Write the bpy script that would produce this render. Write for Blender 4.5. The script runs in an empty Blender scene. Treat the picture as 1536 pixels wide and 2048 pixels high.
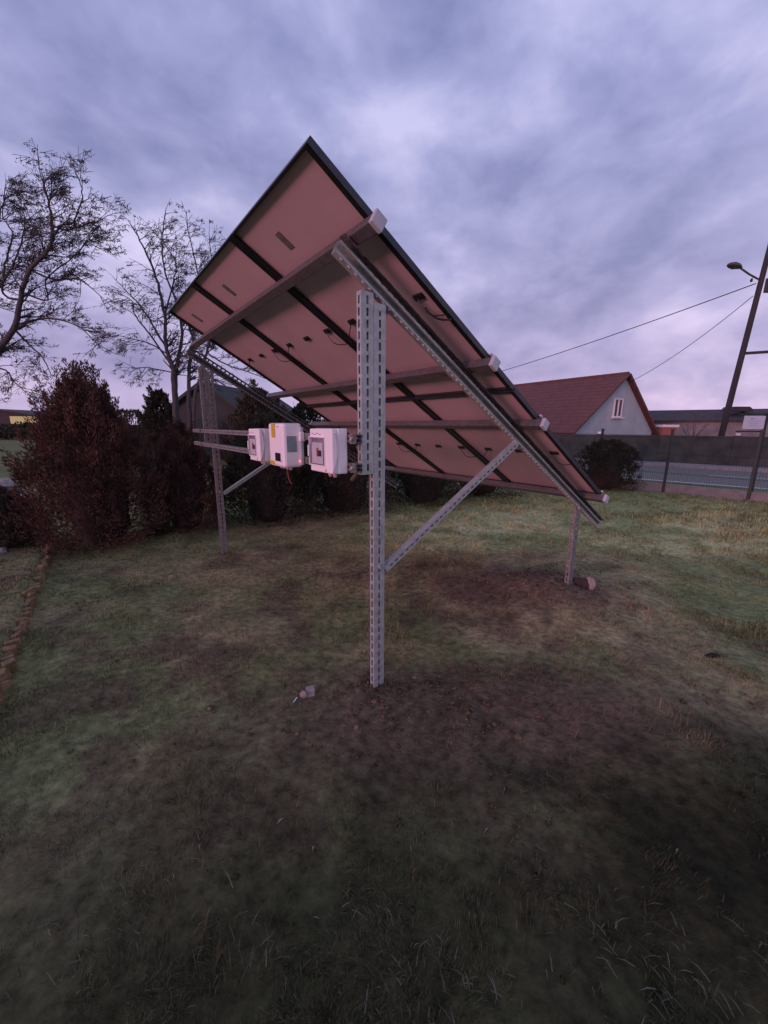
import bpy, bmesh, math, random
import numpy as np
from mathutils import Vector, Matrix

random.seed(11)
RNG = np.random.default_rng(5)
R = math.radians
scene = bpy.context.scene
col = scene.collection

# ------------------------------------------------------------------ camera
CH, PITCH, ROLL, FPX = 1.6744, 0.21572, -0.005346, 784.41
cp, sp, cr, sr = math.cos(PITCH), math.sin(PITCH), math.cos(ROLL), math.sin(ROLL)
CR = Vector((cr, -sr*sp, -sr*cp)); CU = Vector((sr, cr*sp, cr*cp)); CF = Vector((0, cp, -sp)); CC = Vector((0, 0, CH))
cam = bpy.data.cameras.new('camera'); camo = bpy.data.objects.new('camera', cam); col.objects.link(camo)
cam.sensor_fit = 'HORIZONTAL'; cam.sensor_width = 36.0; cam.lens = FPX/1536*36
cam.clip_start = 0.05; cam.clip_end = 3000
M4 = Matrix(((CR.x, CU.x, -CF.x, 0), (CR.y, CU.y, -CF.y, 0), (CR.z, CU.z, -CF.z, CH), (0, 0, 0, 1)))
camo.matrix_world = M4
scene.camera = camo

# ------------------------------------------------------------------ light
SUN_AZ = Vector((-0.68, -0.733))          # the reddish afterglow stands low behind the photographer, to the left
SUN_EL = R(2.8)
SUN_DIR = Vector((SUN_AZ.x*math.cos(SUN_EL), SUN_AZ.y*math.cos(SUN_EL), math.sin(SUN_EL))).normalized()
world = bpy.data.worlds.new('World'); scene.world = world; world.use_nodes = True
nt = world.node_tree; nt.nodes.clear()
def N(tree, t, **k):
    n = tree.nodes.new(t)
    for a, b in k.items(): setattr(n, a, b)
    return n
def L(tree, a, b): tree.links.new(a, b)
def build_world():
    out = N(nt, 'ShaderNodeOutputWorld'); bg = N(nt, 'ShaderNodeBackground'); L(nt, bg.outputs[0], out.inputs[0])
    bg.inputs[1].default_value = 1.0
    sky = N(nt, 'ShaderNodeTexSky', sky_type='NISHITA'); sky.sun_disc = False
    sky.sun_elevation = SUN_EL; sky.sun_rotation = math.atan2(SUN_AZ.x, SUN_AZ.y)
    dim = N(nt, 'ShaderNodeMixRGB', blend_type='MULTIPLY'); dim.inputs[0].default_value = 1
    L(nt, sky.outputs[0], dim.inputs[1]); dim.inputs[2].default_value = (.06, .06, .075, 1)
    tc = N(nt, 'ShaderNodeTexCoord'); sx = N(nt, 'ShaderNodeSeparateXYZ'); L(nt, tc.outputs['Generated'], sx.inputs[0])
    def math_(op, a, b=None, clamp=False):
        n = N(nt, 'ShaderNodeMath', operation=op); n.use_clamp = clamp
        for i, v in enumerate((a, b)):
            if v is None: continue
            if isinstance(v, (int, float)): n.inputs[i].default_value = v
            else: L(nt, v, n.inputs[i])
        return n.outputs[0]
    zz = math_('MAXIMUM', sx.outputs[2], 0.0)
    den = math_('ADD', zz, 0.42)
    px = math_('DIVIDE', sx.outputs[0], den); py = math_('DIVIDE', sx.outputs[1], den)
    cv = N(nt, 'ShaderNodeCombineXYZ'); L(nt, px, cv.inputs[0]); L(nt, py, cv.inputs[1]); cv.inputs[2].default_value = 2.3
    cv.inputs[2].default_value = 0
    mp = N(nt, 'ShaderNodeMapping'); L(nt, tc.outputs['Generated'], mp.inputs[0]); mp.inputs['Rotation'].default_value = (0, R(8), R(18)); mp.inputs['Scale'].default_value = (1.0, 1.0, 1.75); mp.inputs['Location'].default_value = (5.2, 2.1, 0)
    n1 = N(nt, 'ShaderNodeTexNoise'); L(nt, mp.outputs[0], n1.inputs['Vector']); n1.inputs['Scale'].default_value = 2.7; n1.inputs['Detail'].default_value = 5; n1.inputs['Roughness'].default_value = .45; n1.inputs['Distortion'].default_value = .3
    n2 = N(nt, 'ShaderNodeTexNoise'); L(nt, mp.outputs[0], n2.inputs['Vector']); n2.inputs['Scale'].default_value = 6.4; n2.inputs['Detail'].default_value = 5; n2.inputs['Roughness'].default_value = .52; n2.inputs['Distortion'].default_value = .22
    mixn = math_('ADD', math_('MULTIPLY', n1.outputs[0], .52), math_('MULTIPLY', n2.outputs[0], .48))
    ramp = N(nt, 'ShaderNodeValToRGB'); L(nt, mixn, ramp.inputs[0])
    e = ramp.color_ramp.elements; e[0].position = .36; e[0].color = (.185, .196, .36, 1); e[1].position = .64; e[1].color = (.47, .45, .655, 1)
    m = e.new(.50); m.color = (.295, .298, .495, 1)
    # the cloud deck is thinner and paler low down: pink towards the horizon, bluer overhead
    hz = N(nt, 'ShaderNodeValToRGB'); L(nt, zz, hz.inputs[0]); h = hz.color_ramp.elements
    h[0].position = 0; h[0].color = (1.42, 1.12, 1.02, 1); h[1].position = .95; h[1].color = (.62, .68, .74, 1)
    a = h.new(.10); a.color = (1.22, 1.03, .98, 1); b = h.new(.32); b.color = (1.06, 1.02, 1.0, 1); c = h.new(.6); c.color = (.86, .9, .95, 1)
    mul = N(nt, 'ShaderNodeMixRGB', blend_type='MULTIPLY'); mul.inputs[0].default_value = 1; L(nt, ramp.outputs[0], mul.inputs[1]); L(nt, hz.outputs[0], mul.inputs[2])
    fin = N(nt, 'ShaderNodeMixRGB'); fin.inputs[0].default_value = .94; L(nt, dim.outputs[0], fin.inputs[1]); L(nt, mul.outputs[0], fin.inputs[2])
    L(nt, fin.outputs[0], bg.inputs[0])
build_world()
sun = bpy.data.lights.new('sun', 'SUN'); suno = bpy.data.objects.new('sun', sun); col.objects.link(suno)
sun.energy = 1.5; sun.angle = R(18); sun.color = (1.0, .39, .46)
suno.rotation_euler = (-SUN_DIR).to_track_quat('-Z', 'Y').to_euler(); suno.location = (-6, -4, 8)
vs = scene.view_settings; vs.view_transform = 'Standard'; vs.look = 'None'; vs.exposure = 0.6; vs.gamma = 1.0; vs.use_curve_mapping = False

# ------------------------------------------------------------------ helpers
def ray(x, y): return CF + CR*((x-768)/FPX) - CU*((y-1024)/FPX)
def at(x, y, depth): v = ray(x, y); return CC + v*(depth/v.y)
def gnd(x, y, z=0.0): v = ray(x, y); return CC + v*((z-CH)/v.z)

def lattice(seed, n=256):
    return np.random.default_rng(seed).random((n, n))
_LAT = {}
def vnoise(x, y, s, seed=0):
    if seed not in _LAT: _LAT[seed] = lattice(seed)
    g = _LAT[seed]; x = np.asarray(x, float)/s+500; y = np.asarray(y, float)/s+500
    xi = np.floor(x).astype(int); yi = np.floor(y).astype(int); fx = x-xi; fy = y-yi
    fx = fx*fx*(3-2*fx); fy = fy*fy*(3-2*fy); q = lambda a, b: g[a % 256, b % 256]
    return (q(xi, yi)*(1-fx)+q(xi+1, yi)*fx)*(1-fy)+(q(xi, yi+1)*(1-fx)+q(xi+1, yi+1)*fx)*fy
def fbm(x, y, s, seed=0, o=4):
    r = 0; a = .5; t = 0
    for i in range(o): r = r+a*vnoise(x, y, s/2**i, seed+i); t += a; a *= .55
    return r/t
def sstep(a, b, x): t = np.clip((x-a)/(b-a), 0, 1); return t*t*(3-2*t)

def tag(o, label=None, cat=None, group=None, kind=None):
    if label: o['label'] = label
    if cat: o['category'] = cat
    if group: o['group'] = group
    if kind: o['kind'] = kind
    return o
def thing(name, label, cat, loc=(0, 0, 0), group=None):
    o = bpy.data.objects.new(name, None); col.objects.link(o); o.location = loc; o.empty_display_size = .2
    return tag(o, label, cat, group)
def wloc(o):
    v = Vector(o.location)
    return v+wloc(o.parent) if o.parent else v
def obj(name, me, mat, parent=None, smooth=False):
    if mat is not None: me.materials.append(mat)
    if smooth: me.polygons.foreach_set('use_smooth', [True]*len(me.polygons))
    o = bpy.data.objects.new(name, me); col.objects.link(o)
    if parent is not None: o.parent = parent
    return o
class MB:
    """collects shapes given in world space; build() makes ONE mesh object"""
    def __init__(s): s.v = []; s.f = []
    def box(s, c, sx, sy, sz, X=Vector((1, 0, 0)), Y=Vector((0, 1, 0)), Z=Vector((0, 0, 1))):
        c = Vector(c); i = len(s.v)
        for a, b, d in ((-1,-1,-1),(1,-1,-1),(1,1,-1),(-1,1,-1),(-1,-1,1),(1,-1,1),(1,1,1),(-1,1,1)):
            s.v.append(c+X*(a*sx/2)+Y*(b*sy/2)+Z*(d*sz/2))
        for q in ((0,3,2,1),(4,5,6,7),(0,1,5,4),(1,2,6,5),(2,3,7,6),(3,0,4,7)): s.f.append(tuple(i+k for k in q))
        return s
    def bar(s, a, b, w, h, side=None):
        a = Vector(a); b = Vector(b); Z = (b-a).normalized(); X = (side or Vector((0, 0, 1)))
        X = (X-Z*X.dot(Z)).normalized(); Y = Z.cross(X)
        return s.box((a+b)/2, w, h, (b-a).length, X, Y, Z)
    def tube(s, pts, radii, n=8, cap=True):
        pts = [Vector(p) for p in pts]
        if isinstance(radii, (int, float)): radii = [radii]*len(pts)
        i0 = len(s.v); ref = None
        for k, p in enumerate(pts):
            d = (pts[min(k+1, len(pts)-1)]-pts[max(k-1, 0)])
            d = d.normalized() if d.length > 1e-9 else Vector((0, 0, 1))
            if ref is None: ref = Vector((0, 0, 1)).cross(d) if abs(d.z) < .9 else Vector((1, 0, 0)).cross(d)
            ref = (ref-d*ref.dot(d)).normalized(); w = d.cross(ref)
            for j in range(n):
                t = 2*math.pi*j/n; s.v.append(p+(ref*math.cos(t)+w*math.sin(t))*radii[k])
        for k in range(len(pts)-1):
            for j in range(n):
                a = i0+k*n+j; b = i0+k*n+(j+1) % n; s.f.append((a, b, b+n, a+n))
        if cap:
            s.f.append(tuple(i0+j for j in reversed(range(n)))); e = i0+(len(pts)-1)*n; s.f.append(tuple(e+j for j in range(n)))
        return s
    def quad(s, a, b, c, d):
        i = len(s.v); s.v += [Vector(a), Vector(b), Vector(c), Vector(d)]; s.f.append((i, i+1, i+2, i+3)); return s
    def poly(s, pts, ext):
        """flat outline extruded by ext"""
        n = len(pts); i = len(s.v); ext = Vector(ext)
        s.v += [Vector(p) for p in pts]+[Vector(p)+ext for p in pts]
        s.f.append(tuple(range(i+n-1, i-1, -1))); s.f.append(tuple(range(i+n, i+2*n)))
        for k in range(n): a = i+k; b = i+(k+1) % n; s.f.append((a, b, b+n, a+n))
        return s
    def blob(s, c, rx, ry, rz, seed=0, amp=.2, nu=12, nv=8):
        r = random.Random(seed); c = Vector(c); i = len(s.v); ph = [r.uniform(0, 6.28) for _ in range(6)]
        for a in range(nv+1):
            th = math.pi*a/nv
            for b in range(nu):
                f = 2*math.pi*b/nu
                k = 1+amp*(math.sin(2*f+ph[0]+1.3*th)*.5+math.sin(3*f+ph[1])*math.sin(2*th+ph[2])*.4+math.sin(5*f+ph[3]+3*th)*.25)*math.sin(th)**.5
                k *= 1+amp*.35*r.uniform(-1, 1)*math.sin(th); s.v.append(c+Vector((rx*k*math.sin(th)*math.cos(f), ry*k*math.sin(th)*math.sin(f), rz*k*math.cos(th))))
        for a in range(nv):
            for b in range(nu):
                p = i+a*nu+b; q = i+a*nu+(b+1) % nu; s.f.append((p, p+nu, q+nu, q))
        return s
    def build(s, name, mat, parent=None, smooth=False, bevel=0, solid=0, weld=False):
        off = wloc(parent) if parent is not None else Vector()
        me = bpy.data.meshes.new(name); me.from_pydata([v-off for v in s.v], [], s.f); me.update()
        if weld:
            bm = bmesh.new(); bm.from_mesh(me); bmesh.ops.remove_doubles(bm, verts=bm.verts, dist=1e-5); bmesh.ops.recalc_face_normals(bm, faces=bm.faces); bm.to_mesh(me); bm.free()
        o = obj(name, me, mat, parent, smooth)
        if solid: m = o.modifiers.new('solid', 'SOLIDIFY'); m.thickness = solid; m.offset = 0
        if bevel: m = o.modifiers.new('bevel', 'BEVEL'); m.width = bevel; m.segments = 2; m.limit_method = 'ANGLE'
        return o

# ------------------------------------------------------------------ materials
def mat(name, c1, c2=None, scale=8, rough=.7, metal=0, bump=0, bscale=None, detail=4, emit=None, spec=None, stretch=None, lo=.35, hi=.65):
    m = bpy.data.materials.new(name); m.use_nodes = True; t = m.node_tree; b = t.nodes['Principled BSDF']
    b.inputs['Roughness'].default_value = rough; b.inputs['Metallic'].default_value = metal
    if spec is not None: b.inputs['Specular IOR Level'].default_value = spec
    tc = N(t, 'ShaderNodeTexCoord'); vec = tc.outputs['Object']
    if stretch:
        mp = N(t, 'ShaderNodeMapping'); L(t, vec, mp.inputs[0]); mp.inputs['Scale'].default_value = stretch; vec = mp.outputs[0]
    if c2 is None: c2 = tuple(x*.8 for x in c1)
    n = N(t, 'ShaderNodeTexNoise'); L(t, vec, n.inputs['Vector']); n.inputs['Scale'].default_value = scale; n.inputs['Detail'].default_value = detail; n.inputs['Roughness'].default_value = .6
    r = N(t, 'ShaderNodeValToRGB'); L(t, n.outputs[0], r.inputs[0]); e = r.color_ramp.elements
    e[0].position = lo; e[1].position = hi; e[0].color = (*c2, 1); e[1].color = (*c1, 1)
    L(t, r.outputs[0], b.inputs['Base Color'])
    if bump:
        nb = N(t, 'ShaderNodeTexNoise'); L(t, vec, nb.inputs['Vector']); nb.inputs['Scale'].default_value = bscale or scale*3; nb.inputs['Detail'].default_value = 5
        bp = N(t, 'ShaderNodeBump'); bp.inputs['Strength'].default_value = bump; bp.inputs['Distance'].default_value = .02; L(t, nb.outputs[0], bp.inputs['Height']); L(t, bp.outputs[0], b.inputs['Normal'])
    if emit: b.inputs['Emission Color'].default_value = (*emit[:3], 1); b.inputs['Emission Strength'].default_value = emit[3]
    return m
def mat_attr(name, rough=.95, bump=.6, bscale=40, var=.5, vscale=30, trans=0):
    """colour comes from the per-point colour of the soil or plant, varied by fine noise"""
    m = bpy.data.materials.new(name); m.use_nodes = True; t = m.node_tree; b = t.nodes['Principled BSDF']; b.inputs['Roughness'].default_value = rough
    b.inputs['Specular IOR Level'].default_value = .15
    a = N(t, 'ShaderNodeAttribute'); a.attribute_name = 'tint'
    tc = N(t, 'ShaderNodeTexCoord'); n = N(t, 'ShaderNodeTexNoise'); L(t, tc.outputs['Object'], n.inputs['Vector']); n.inputs['Scale'].default_value = vscale; n.inputs['Detail'].default_value = 6; n.inputs['Roughness'].default_value = .65
    mr = N(t, 'ShaderNodeMapRange'); L(t, n.outputs[0], mr.inputs[0]); mr.inputs[1].default_value = .3; mr.inputs[2].default_value = .7; mr.inputs[3].default_value = 1-var; mr.inputs[4].default_value = 1+var
    mul = N(t, 'ShaderNodeVectorMath', operation='MULTIPLY'); L(t, a.outputs['Color'], mul.inputs[0]); L(t, mr.outputs[0], mul.inputs[1]); L(t, mul.outputs[0], b.inputs['Base Color'])
    if bump:
        nb = N(t, 'ShaderNodeTexNoise'); L(t, tc.outputs['Object'], nb.inputs['Vector']); nb.inputs['Scale'].default_value = bscale; nb.inputs['Detail'].default_value = 8
        bp = N(t, 'ShaderNodeBump'); bp.inputs['Strength'].default_value = bump; bp.inputs['Distance'].default_value = .03; L(t, nb.outputs[0], bp.inputs['Height']); L(t, bp.outputs[0], b.inputs['Normal'])
    return m
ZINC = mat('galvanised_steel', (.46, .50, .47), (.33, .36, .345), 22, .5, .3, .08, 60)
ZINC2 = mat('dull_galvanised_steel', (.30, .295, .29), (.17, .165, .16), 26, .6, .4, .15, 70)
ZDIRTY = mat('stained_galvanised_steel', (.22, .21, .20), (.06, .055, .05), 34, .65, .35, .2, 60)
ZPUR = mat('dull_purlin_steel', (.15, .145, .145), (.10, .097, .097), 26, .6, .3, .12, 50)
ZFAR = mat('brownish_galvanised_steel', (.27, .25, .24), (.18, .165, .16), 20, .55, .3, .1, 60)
CAP = mat('light_grey_plastic', (.52, .53, .56), (.44, .45, .48), 12, .5)
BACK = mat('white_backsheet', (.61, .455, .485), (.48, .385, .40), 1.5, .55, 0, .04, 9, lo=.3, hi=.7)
BLACKFR = mat('black_anodised_frame', (.022, .022, .024), (.012, .012, .014), 14, .42, .3)
GREYFR = mat('grey_anodised_frame', (.055, .055, .06), (.035, .035, .04), 14, .4, .4)
GLASS = mat('solar_cell_glass', (.012, .016, .035), (.008, .01, .02), 6, .12)
BLACKPL = mat('black_plastic', (.015, .014, .015), (.008, .008, .008), 20, .5)
LABELG = mat('grey_sticker', (.17, .17, .16), (.12, .12, .11), 30, .7)
WHITEPL = mat('white_plastic', (.90, .88, .89), (.86, .84, .85), 4, .42)
SMOKE = mat('smoked_window', (.27, .23, .26), (.17, .14, .17), 10, .16)
YELLOW = mat('yellow_sticker', (.62, .42, .04), (.52, .35, .03), 30, .55)
BLUEG = mat('blue_grey_sticker', (.26, .33, .36), (.20, .27, .30), 40, .6)
INK = mat('grey_violet_print', (.32, .28, .42), (.26, .22, .36), 60, .7)
SCREEN = mat('dark_display', (.02, .016, .018), (.012, .01, .01), 20, .2)
GLAND = mat('pink_lit_cable_gland', (.62, .42, .40), (.5, .34, .33), 15, .5)  # pink of the low sunlight is mixed into the gland colour
REDSW = mat('red_switch', (.30, .05, .05), (.2, .03, .03), 20, .45)
LED = mat('red_indicator', (.8, .15, .1), (.8, .15, .1), 5, .4, emit=(1, .16, .08, 3.0))
REDCABLE = mat('red_cable', (.28, .04, .04), (.2, .03, .03), 20, .5)
BARK = mat('bark', (.085, .076, .080), (.045, .039, .041), 18, .9, 0, .5, 40)
POD = mat('dry_pods', (.085, .068, .072), (.045, .036, .038), 5, .85)
THUJA = mat('bronzed_conifer_foliage', (.19, .098, .076), (.06, .036, .03), 4, .9, spec=.1)
THUJAG = mat('dark_green_conifer_foliage', (.080, .080, .054), (.030, .031, .023), 5, .9, spec=.1)
THUJAO = mat('olive_conifer_foliage', (.092, .080, .052), (.036, .032, .022), 5, .9, spec=.1)
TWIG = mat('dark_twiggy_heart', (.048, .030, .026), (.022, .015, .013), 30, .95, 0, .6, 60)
LEAFG = mat('green_leaves', (.09, .13, .05), (.05, .08, .03), 9, .8)
STONE = mat('pale_stone', (.30, .29, .28), (.17, .165, .165), 9, .85, 0, .4, 25)
STONEP = mat('pinkish_stone', (.42, .35, .32), (.30, .24, .22), 14, .85, 0, .5, 30)
BRICK = mat('ochre_brick', (.36, .24, .11), (.16, .10, .06), 14, .9, 0, .5, 40)
ASPH = mat('worn_asphalt', (.20, .19, .155), (.14, .133, .11), 5, .85, 0, .3, 80)
PAINT = mat('road_paint', (.72, .72, .72), (.58, .58, .58), 9, .7)
PAVE = mat('pavement_concrete', (.30, .29, .29), (.22, .215, .215), 4, .9, 0, .3, 40)
CONC = mat('grey_concrete', (.22, .215, .21), (.15, .15, .145), 4, .9, 0, .4, 30)
WALLM = mat('weathered_wall', (.062, .075, .066), (.030, .037, .032), 1.6, .92, 0, .4, 20)
RENDER = mat('pale_render', (.45, .49, .50), (.38, .42, .43), 1.2, .9, 0, .2, 40)
ROOFR = mat('red_roof', (.142, .056, .048), (.105, .043, .038), 2.5, .75, 0, .3, 14)
ROOFD = mat('dark_roof', (.060, .052, .055), (.035, .03, .033), 3, .85, 0, .3, 14)
BARNW = mat('barn_wall', (.25, .25, .26), (.16, .16, .17), 1.0, .9, 0, .3, 18)
FARW = mat('dim_house_wall', (.040, .048, .046), (.028, .034, .032), 1.5, .9)
BRICKR = mat('red_brick_wall', (.34, .14, .11), (.25, .10, .08), 8, .9)
WINDW = mat('white_window_frame', (.75, .75, .76), (.68, .68, .70), 9, .5)
PANE = mat('window_pane', (.06, .065, .08), (.045, .05, .06), 4, .4, spec=.25)
LITWALL = mat('lit_yellow_window', (.5, .45, .2), (.42, .36, .15), 4, .7, emit=(.42, .40, .16, .22))
WOOD = mat('weathered_pole_wood', (.045, .045, .046), (.027, .027, .028), 8, .9, 0, .5, 30, stretch=(1, 1, .1))
WIREM = mat('black_cable', (.02, .02, .022), (.014, .014, .015), 9, .6)
LAMPM = mat('lamp_housing', (.075, .08, .08), (.05, .055, .055), 9, .5)
FENCEG = mat('dark_green_fence_paint', (.014, .030, .026), (.009, .02, .018), 9, .6)
SIGNM = mat('pale_blue_sign', (.50, .56, .64), (.46, .52, .60), 6, .5)
SIGNTX = mat('sign_print', (.25, .29, .36), (.22, .26, .33), 30, .6)
GROUNDM = mat_attr('soil_and_turf', .96, 1.0, 22, .55, 16)
GRASSM = mat_attr('grass_blades', .85, 0, 1, .35, 9)

# ------------------------------------------------------------------ ground
U = Vector((-0.60824172, 0.79375186, 0)); V = Vector((-0.79375186, -0.60824172, 0)); TH = 0.529374
T = V*math.cos(TH)+Vector((0, 0, math.sin(TH))); NN = Vector((0.40083919, 0.30715786, 0.8631234))
O = Vector((2.12879, 3.7893, 1.04795))
A1, A2, YT, YS = .1313, 3.585, 2.6315, .19826
def foot(s, y, z=0): p = O+U*s+V*y; return Vector((p.x, p.y, z))
E0 = Vector((-4.50, 5.06, 0)); E1 = Vector((-1.75, 1.24, 0))     # the brick edging
ED = (E1-E0).normalized(); EN = Vector((ED.y, -ED.x, 0))
if EN.x > 0: EN = -EN                                             # points left, into the bed
FS = foot(A1, YS); FT = foot(A1, YT)
def gz(x, y):
    x = np.asarray(x, float); y = np.asarray(y, float)
    d = np.hypot(x, y)
    z = (fbm(x, y, 1.6, 3, 3)-.5)*.10+(fbm(x, y, .42, 9, 3)-.5)*.055
    z = z*(1-sstep(9.0, 12.0, y+.25*np.abs(x)))
    # spoil heaps at the post holes
    r = np.hypot((x-FS.x+.25)/1.0, (y-FS.y-.05)/.72); z = z+(.115+.04*(fbm(x, y, .3, 21, 3)-.5))*np.exp(-(r/.55)**2)
    r = np.hypot((x-FT.x), (y-FT.y)); z = z+.02*np.exp(-(r/.3)**2)
    e = (x-E0.x)*EN.x+(y-E0.y)*EN.y; al = (x-E0.x)*ED.x+(y-E0.y)*ED.y
    z = z+.09*sstep(-.01, .06, e)*sstep(-.6, .2, al)*(1-sstep(5, 9, e))*(1-sstep(5.2, 7, al))
    return z
def gz1(x, y): return float(gz(np.array([x]), np.array([y]))[0])
def tint(x, y):
    """colour of the turf and soil at a place, painted foreground falloff included"""
    n1 = fbm(x, y, 1.1, 31, 4); n2 = fbm(x, y, .35, 41, 4); n3 = fbm(x, y, 3.5, 51, 3); n4 = fbm(x, y, .16, 61, 3)
    soil = np.array([.058, .038, .034]); red = np.array([.066, .042, .040]); brown = np.array([.122, .094, .070]); green = np.array([.080, .078, .048]); straw = np.array([.165, .152, .100]); grass = np.array([.092, .098, .055]); vignette = np.array([.0185, .0170, .0115])
    x = np.asarray(x, float); y = np.asarray(y, float)
    def mix(a, b, f): f = f[..., None]; return a*(1-f)+b*f
    c = np.broadcast_to(brown, x.shape+(3,)).copy()
    c = mix(c, green, sstep(.42, .62, n1))
    c = mix(c, soil, sstep(.50, .66, n2)*.75)
    # the open lawn right of and behind the array: longer, drier grass
    lawn = sstep(.15, 1.1, (y-4.35-(x-1)*.10*0)+(n1-.5)*1.6)*sstep(-1.5, .6, x+(n2-.5)*1.2)
    far = sstep(9, 14, y)
    g2 = mix(np.broadcast_to(grass, c.shape), np.broadcast_to(straw, c.shape), sstep(.40, .60, n2*.5+n1*.5)*(1-sstep(7.2, 9.2, y))+.12)
    c = mix(c, g2, np.clip(lawn, 0, 1))
    rgt = sstep(2.2, 3.4, x+(n1-.5)*1.4)*(1-lawn)*sstep(2.4, 3.6, y); c = mix(c, grass*.85, rgt*.8)
    lf = sstep(.42, .6, n3)*(1-sstep(-3, -1.5, x)); c = mix(c, green, lf*.5)
    # bare reddish soil round the posts and the dug strip between them
    q = np.hypot((x-FT.x-.6)/1.9, (y-FT.y+.3)/.75)+(n2-.5)*.8; c = mix(c, red*.85, (1-sstep(.35, 1.0, q))*.95)
    q = np.hypot((x-FS.x+.45)/1.25, (y-FS.y-.15)/.75)+(n2-.5)*.9; c = mix(c, red, 1-sstep(.5, 1.0, q))
    # lens-like falloff painted into the foreground ground colour, deepest at lower right
    q = np.hypot((x-.9)/3.8, (y-.5)/1.75)+(n1-.5)*.8+(n2-.5)*.35; c = mix(c, vignette, (1-sstep(.40, 1.05, q))*.92)
    q = np.hypot((x-1.9)/1.7, (y-1.2)/.9)+(n1-.5)*.6; c = mix(c, vignette*.36, (1-sstep(.3, 1.0, q))*.9)
    c = mix(c, grass*.62, far*.9)
    return c*np.array([2.55, 2.68, 1.9])*(.72+.56*n4[..., None])
def build_ground():
    def axis(lo, hi, n, far_lo, far_hi):
        a = list(np.linspace(lo, hi, n)); st = (hi-lo)/(n-1)
        p = hi; s = st
        while p < far_hi: s *= 1.22; p += s; a.append(p)
        p = lo; s = st; b = []
        while p > far_lo: s *= 1.22; p -= s; b.append(p)
        return np.array(b[::-1]+a)
    xs = axis(-7.5, 9, 300, -1500, 1500); ys = axis(-1.0, 11, 240, -300, 2000)
    X, Y = np.meshgrid(xs, ys); Z = gz(X, Y); nx, ny = len(xs), len(ys)
    me = bpy.data.meshes.new('ground'); vt = np.stack([X, Y, Z], -1).reshape(-1, 3)
    i = np.arange(nx*ny).reshape(ny, nx); f = np.stack([i[:-1, :-1], i[:-1, 1:], i[1:, 1:], i[1:, :-1]], -1).reshape(-1, 4)
    me.from_pydata(vt.tolist(), [], f.tolist()); me.update()
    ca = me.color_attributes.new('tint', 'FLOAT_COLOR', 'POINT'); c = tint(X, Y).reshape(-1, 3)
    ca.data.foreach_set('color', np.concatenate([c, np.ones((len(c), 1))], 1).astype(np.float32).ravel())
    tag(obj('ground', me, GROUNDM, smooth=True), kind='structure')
build_ground()

def blades(name, label, n, region, lfun, cat='grass'):
    """short grass: thin bent blades, two faces each, in clumps"""
    x, y = region(n); keep = fbm(x, y, .22, 71, 3)+.35*(fbm(x, y, .9, 81, 2)-.5) > RNG.random(len(x))*.35+.33
    q = np.hypot((x-FT.x-.5)/1.6, (y-FT.y+.25)/.62); keep &= (q > .75) | (RNG.random(len(x)) < .25)
    q = np.hypot((x-FS.x+.4)/1.1, (y-FS.y-.12)/.65); keep &= (q > .85) | (RNG.random(len(x)) < .15)
    x = x[keep]; y = y[keep]; n = len(x); z = gz(x, y)
    d = np.hypot(x, y); ln = lfun(x, y)*RNG.uniform(.5, 1.4, n); wd = np.maximum(.0022, d*.0011)*RNG.uniform(.7, 1.4, n)
    az = RNG.uniform(0, 2*np.pi, n); wind = fbm(x, y, .5, 91, 2)*6.28*2; az = np.where(RNG.random(n) < .5, wind, az)
    lean = RNG.uniform(.3, 1.35, n)
    dx, dy = np.cos(az), np.sin(az); px, py = -dy, dx
    h1, r1 = ln*.55*np.cos(lean*.6), ln*.55*np.sin(lean*.6); h2, r2 = h1+ln*.45*np.cos(lean*1.25), r1+ln*.45*np.sin(lean*1.25)
    h2 = np.maximum(h2, .004)
    b0 = np.stack([x-px*wd/2, y-py*wd/2, z-.004], -1); b1 = np.stack([x+px*wd/2, y+py*wd/2, z-.004], -1)
    m0 = np.stack([x+dx*r1-px*wd*.4, y+dy*r1-py*wd*.4, z+h1], -1); m1 = np.stack([x+dx*r1+px*wd*.4, y+dy*r1+py*wd*.4, z+h1], -1)
    tp = np.stack([x+dx*r2, y+dy*r2, z+h2], -1)
    vt = np.stack([b0, b1, m1, m0, tp], 1).reshape(-1, 3).astype(np.float32)
    k = np.arange(n)*5
    loops = np.stack([k, k+1, k+2, k+3, k+3, k+2, k+4], 1).ravel().astype(np.int32)
    me = bpy.data.meshes.new(name); me.vertices.add(len(vt)); me.vertices.foreach_set('co', vt.ravel())
    me.loops.add(len(loops)); me.loops.foreach_set('vertex_index', loops); me.polygons.add(2*n)
    ls = np.stack([np.arange(n)*7, np.arange(n)*7+4], 1).ravel().astype(np.int32); me.polygons.foreach_set('loop_start', ls); me.update(calc_edges=True)
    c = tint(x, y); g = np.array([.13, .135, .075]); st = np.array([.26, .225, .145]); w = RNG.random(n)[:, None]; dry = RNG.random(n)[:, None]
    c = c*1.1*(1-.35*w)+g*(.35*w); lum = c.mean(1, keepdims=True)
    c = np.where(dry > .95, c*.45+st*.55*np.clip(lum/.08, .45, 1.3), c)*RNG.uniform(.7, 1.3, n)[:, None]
    ca = me.color_attributes.new('tint', 'FLOAT_COLOR', 'POINT')
    ca.data.foreach_set('color', np.repeat(np.concatenate([c, np.ones((n, 1))], 1), 5, 0).astype(np.float32).ravel())
    tag(obj(name, me, GRASSM), label, cat, kind='stuff')
def reg_near(n):
    y = .55+RNG.random(n)**1.5*9.5; x = RNG.uniform(-1.25, 1.25, n)*(y+.5); k = (x > -7) & (x < 9); return x[k], y[k]
blades('lawn_grass', 'thin patchy grass and dry stalks over the trodden dark lawn', 330000, reg_near,
       lambda x, y: .030+.035*sstep(4.2, 6, y)*sstep(-1, 1, x)+.03*(vnoise(x, y, .5, 97) > .72))

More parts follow.
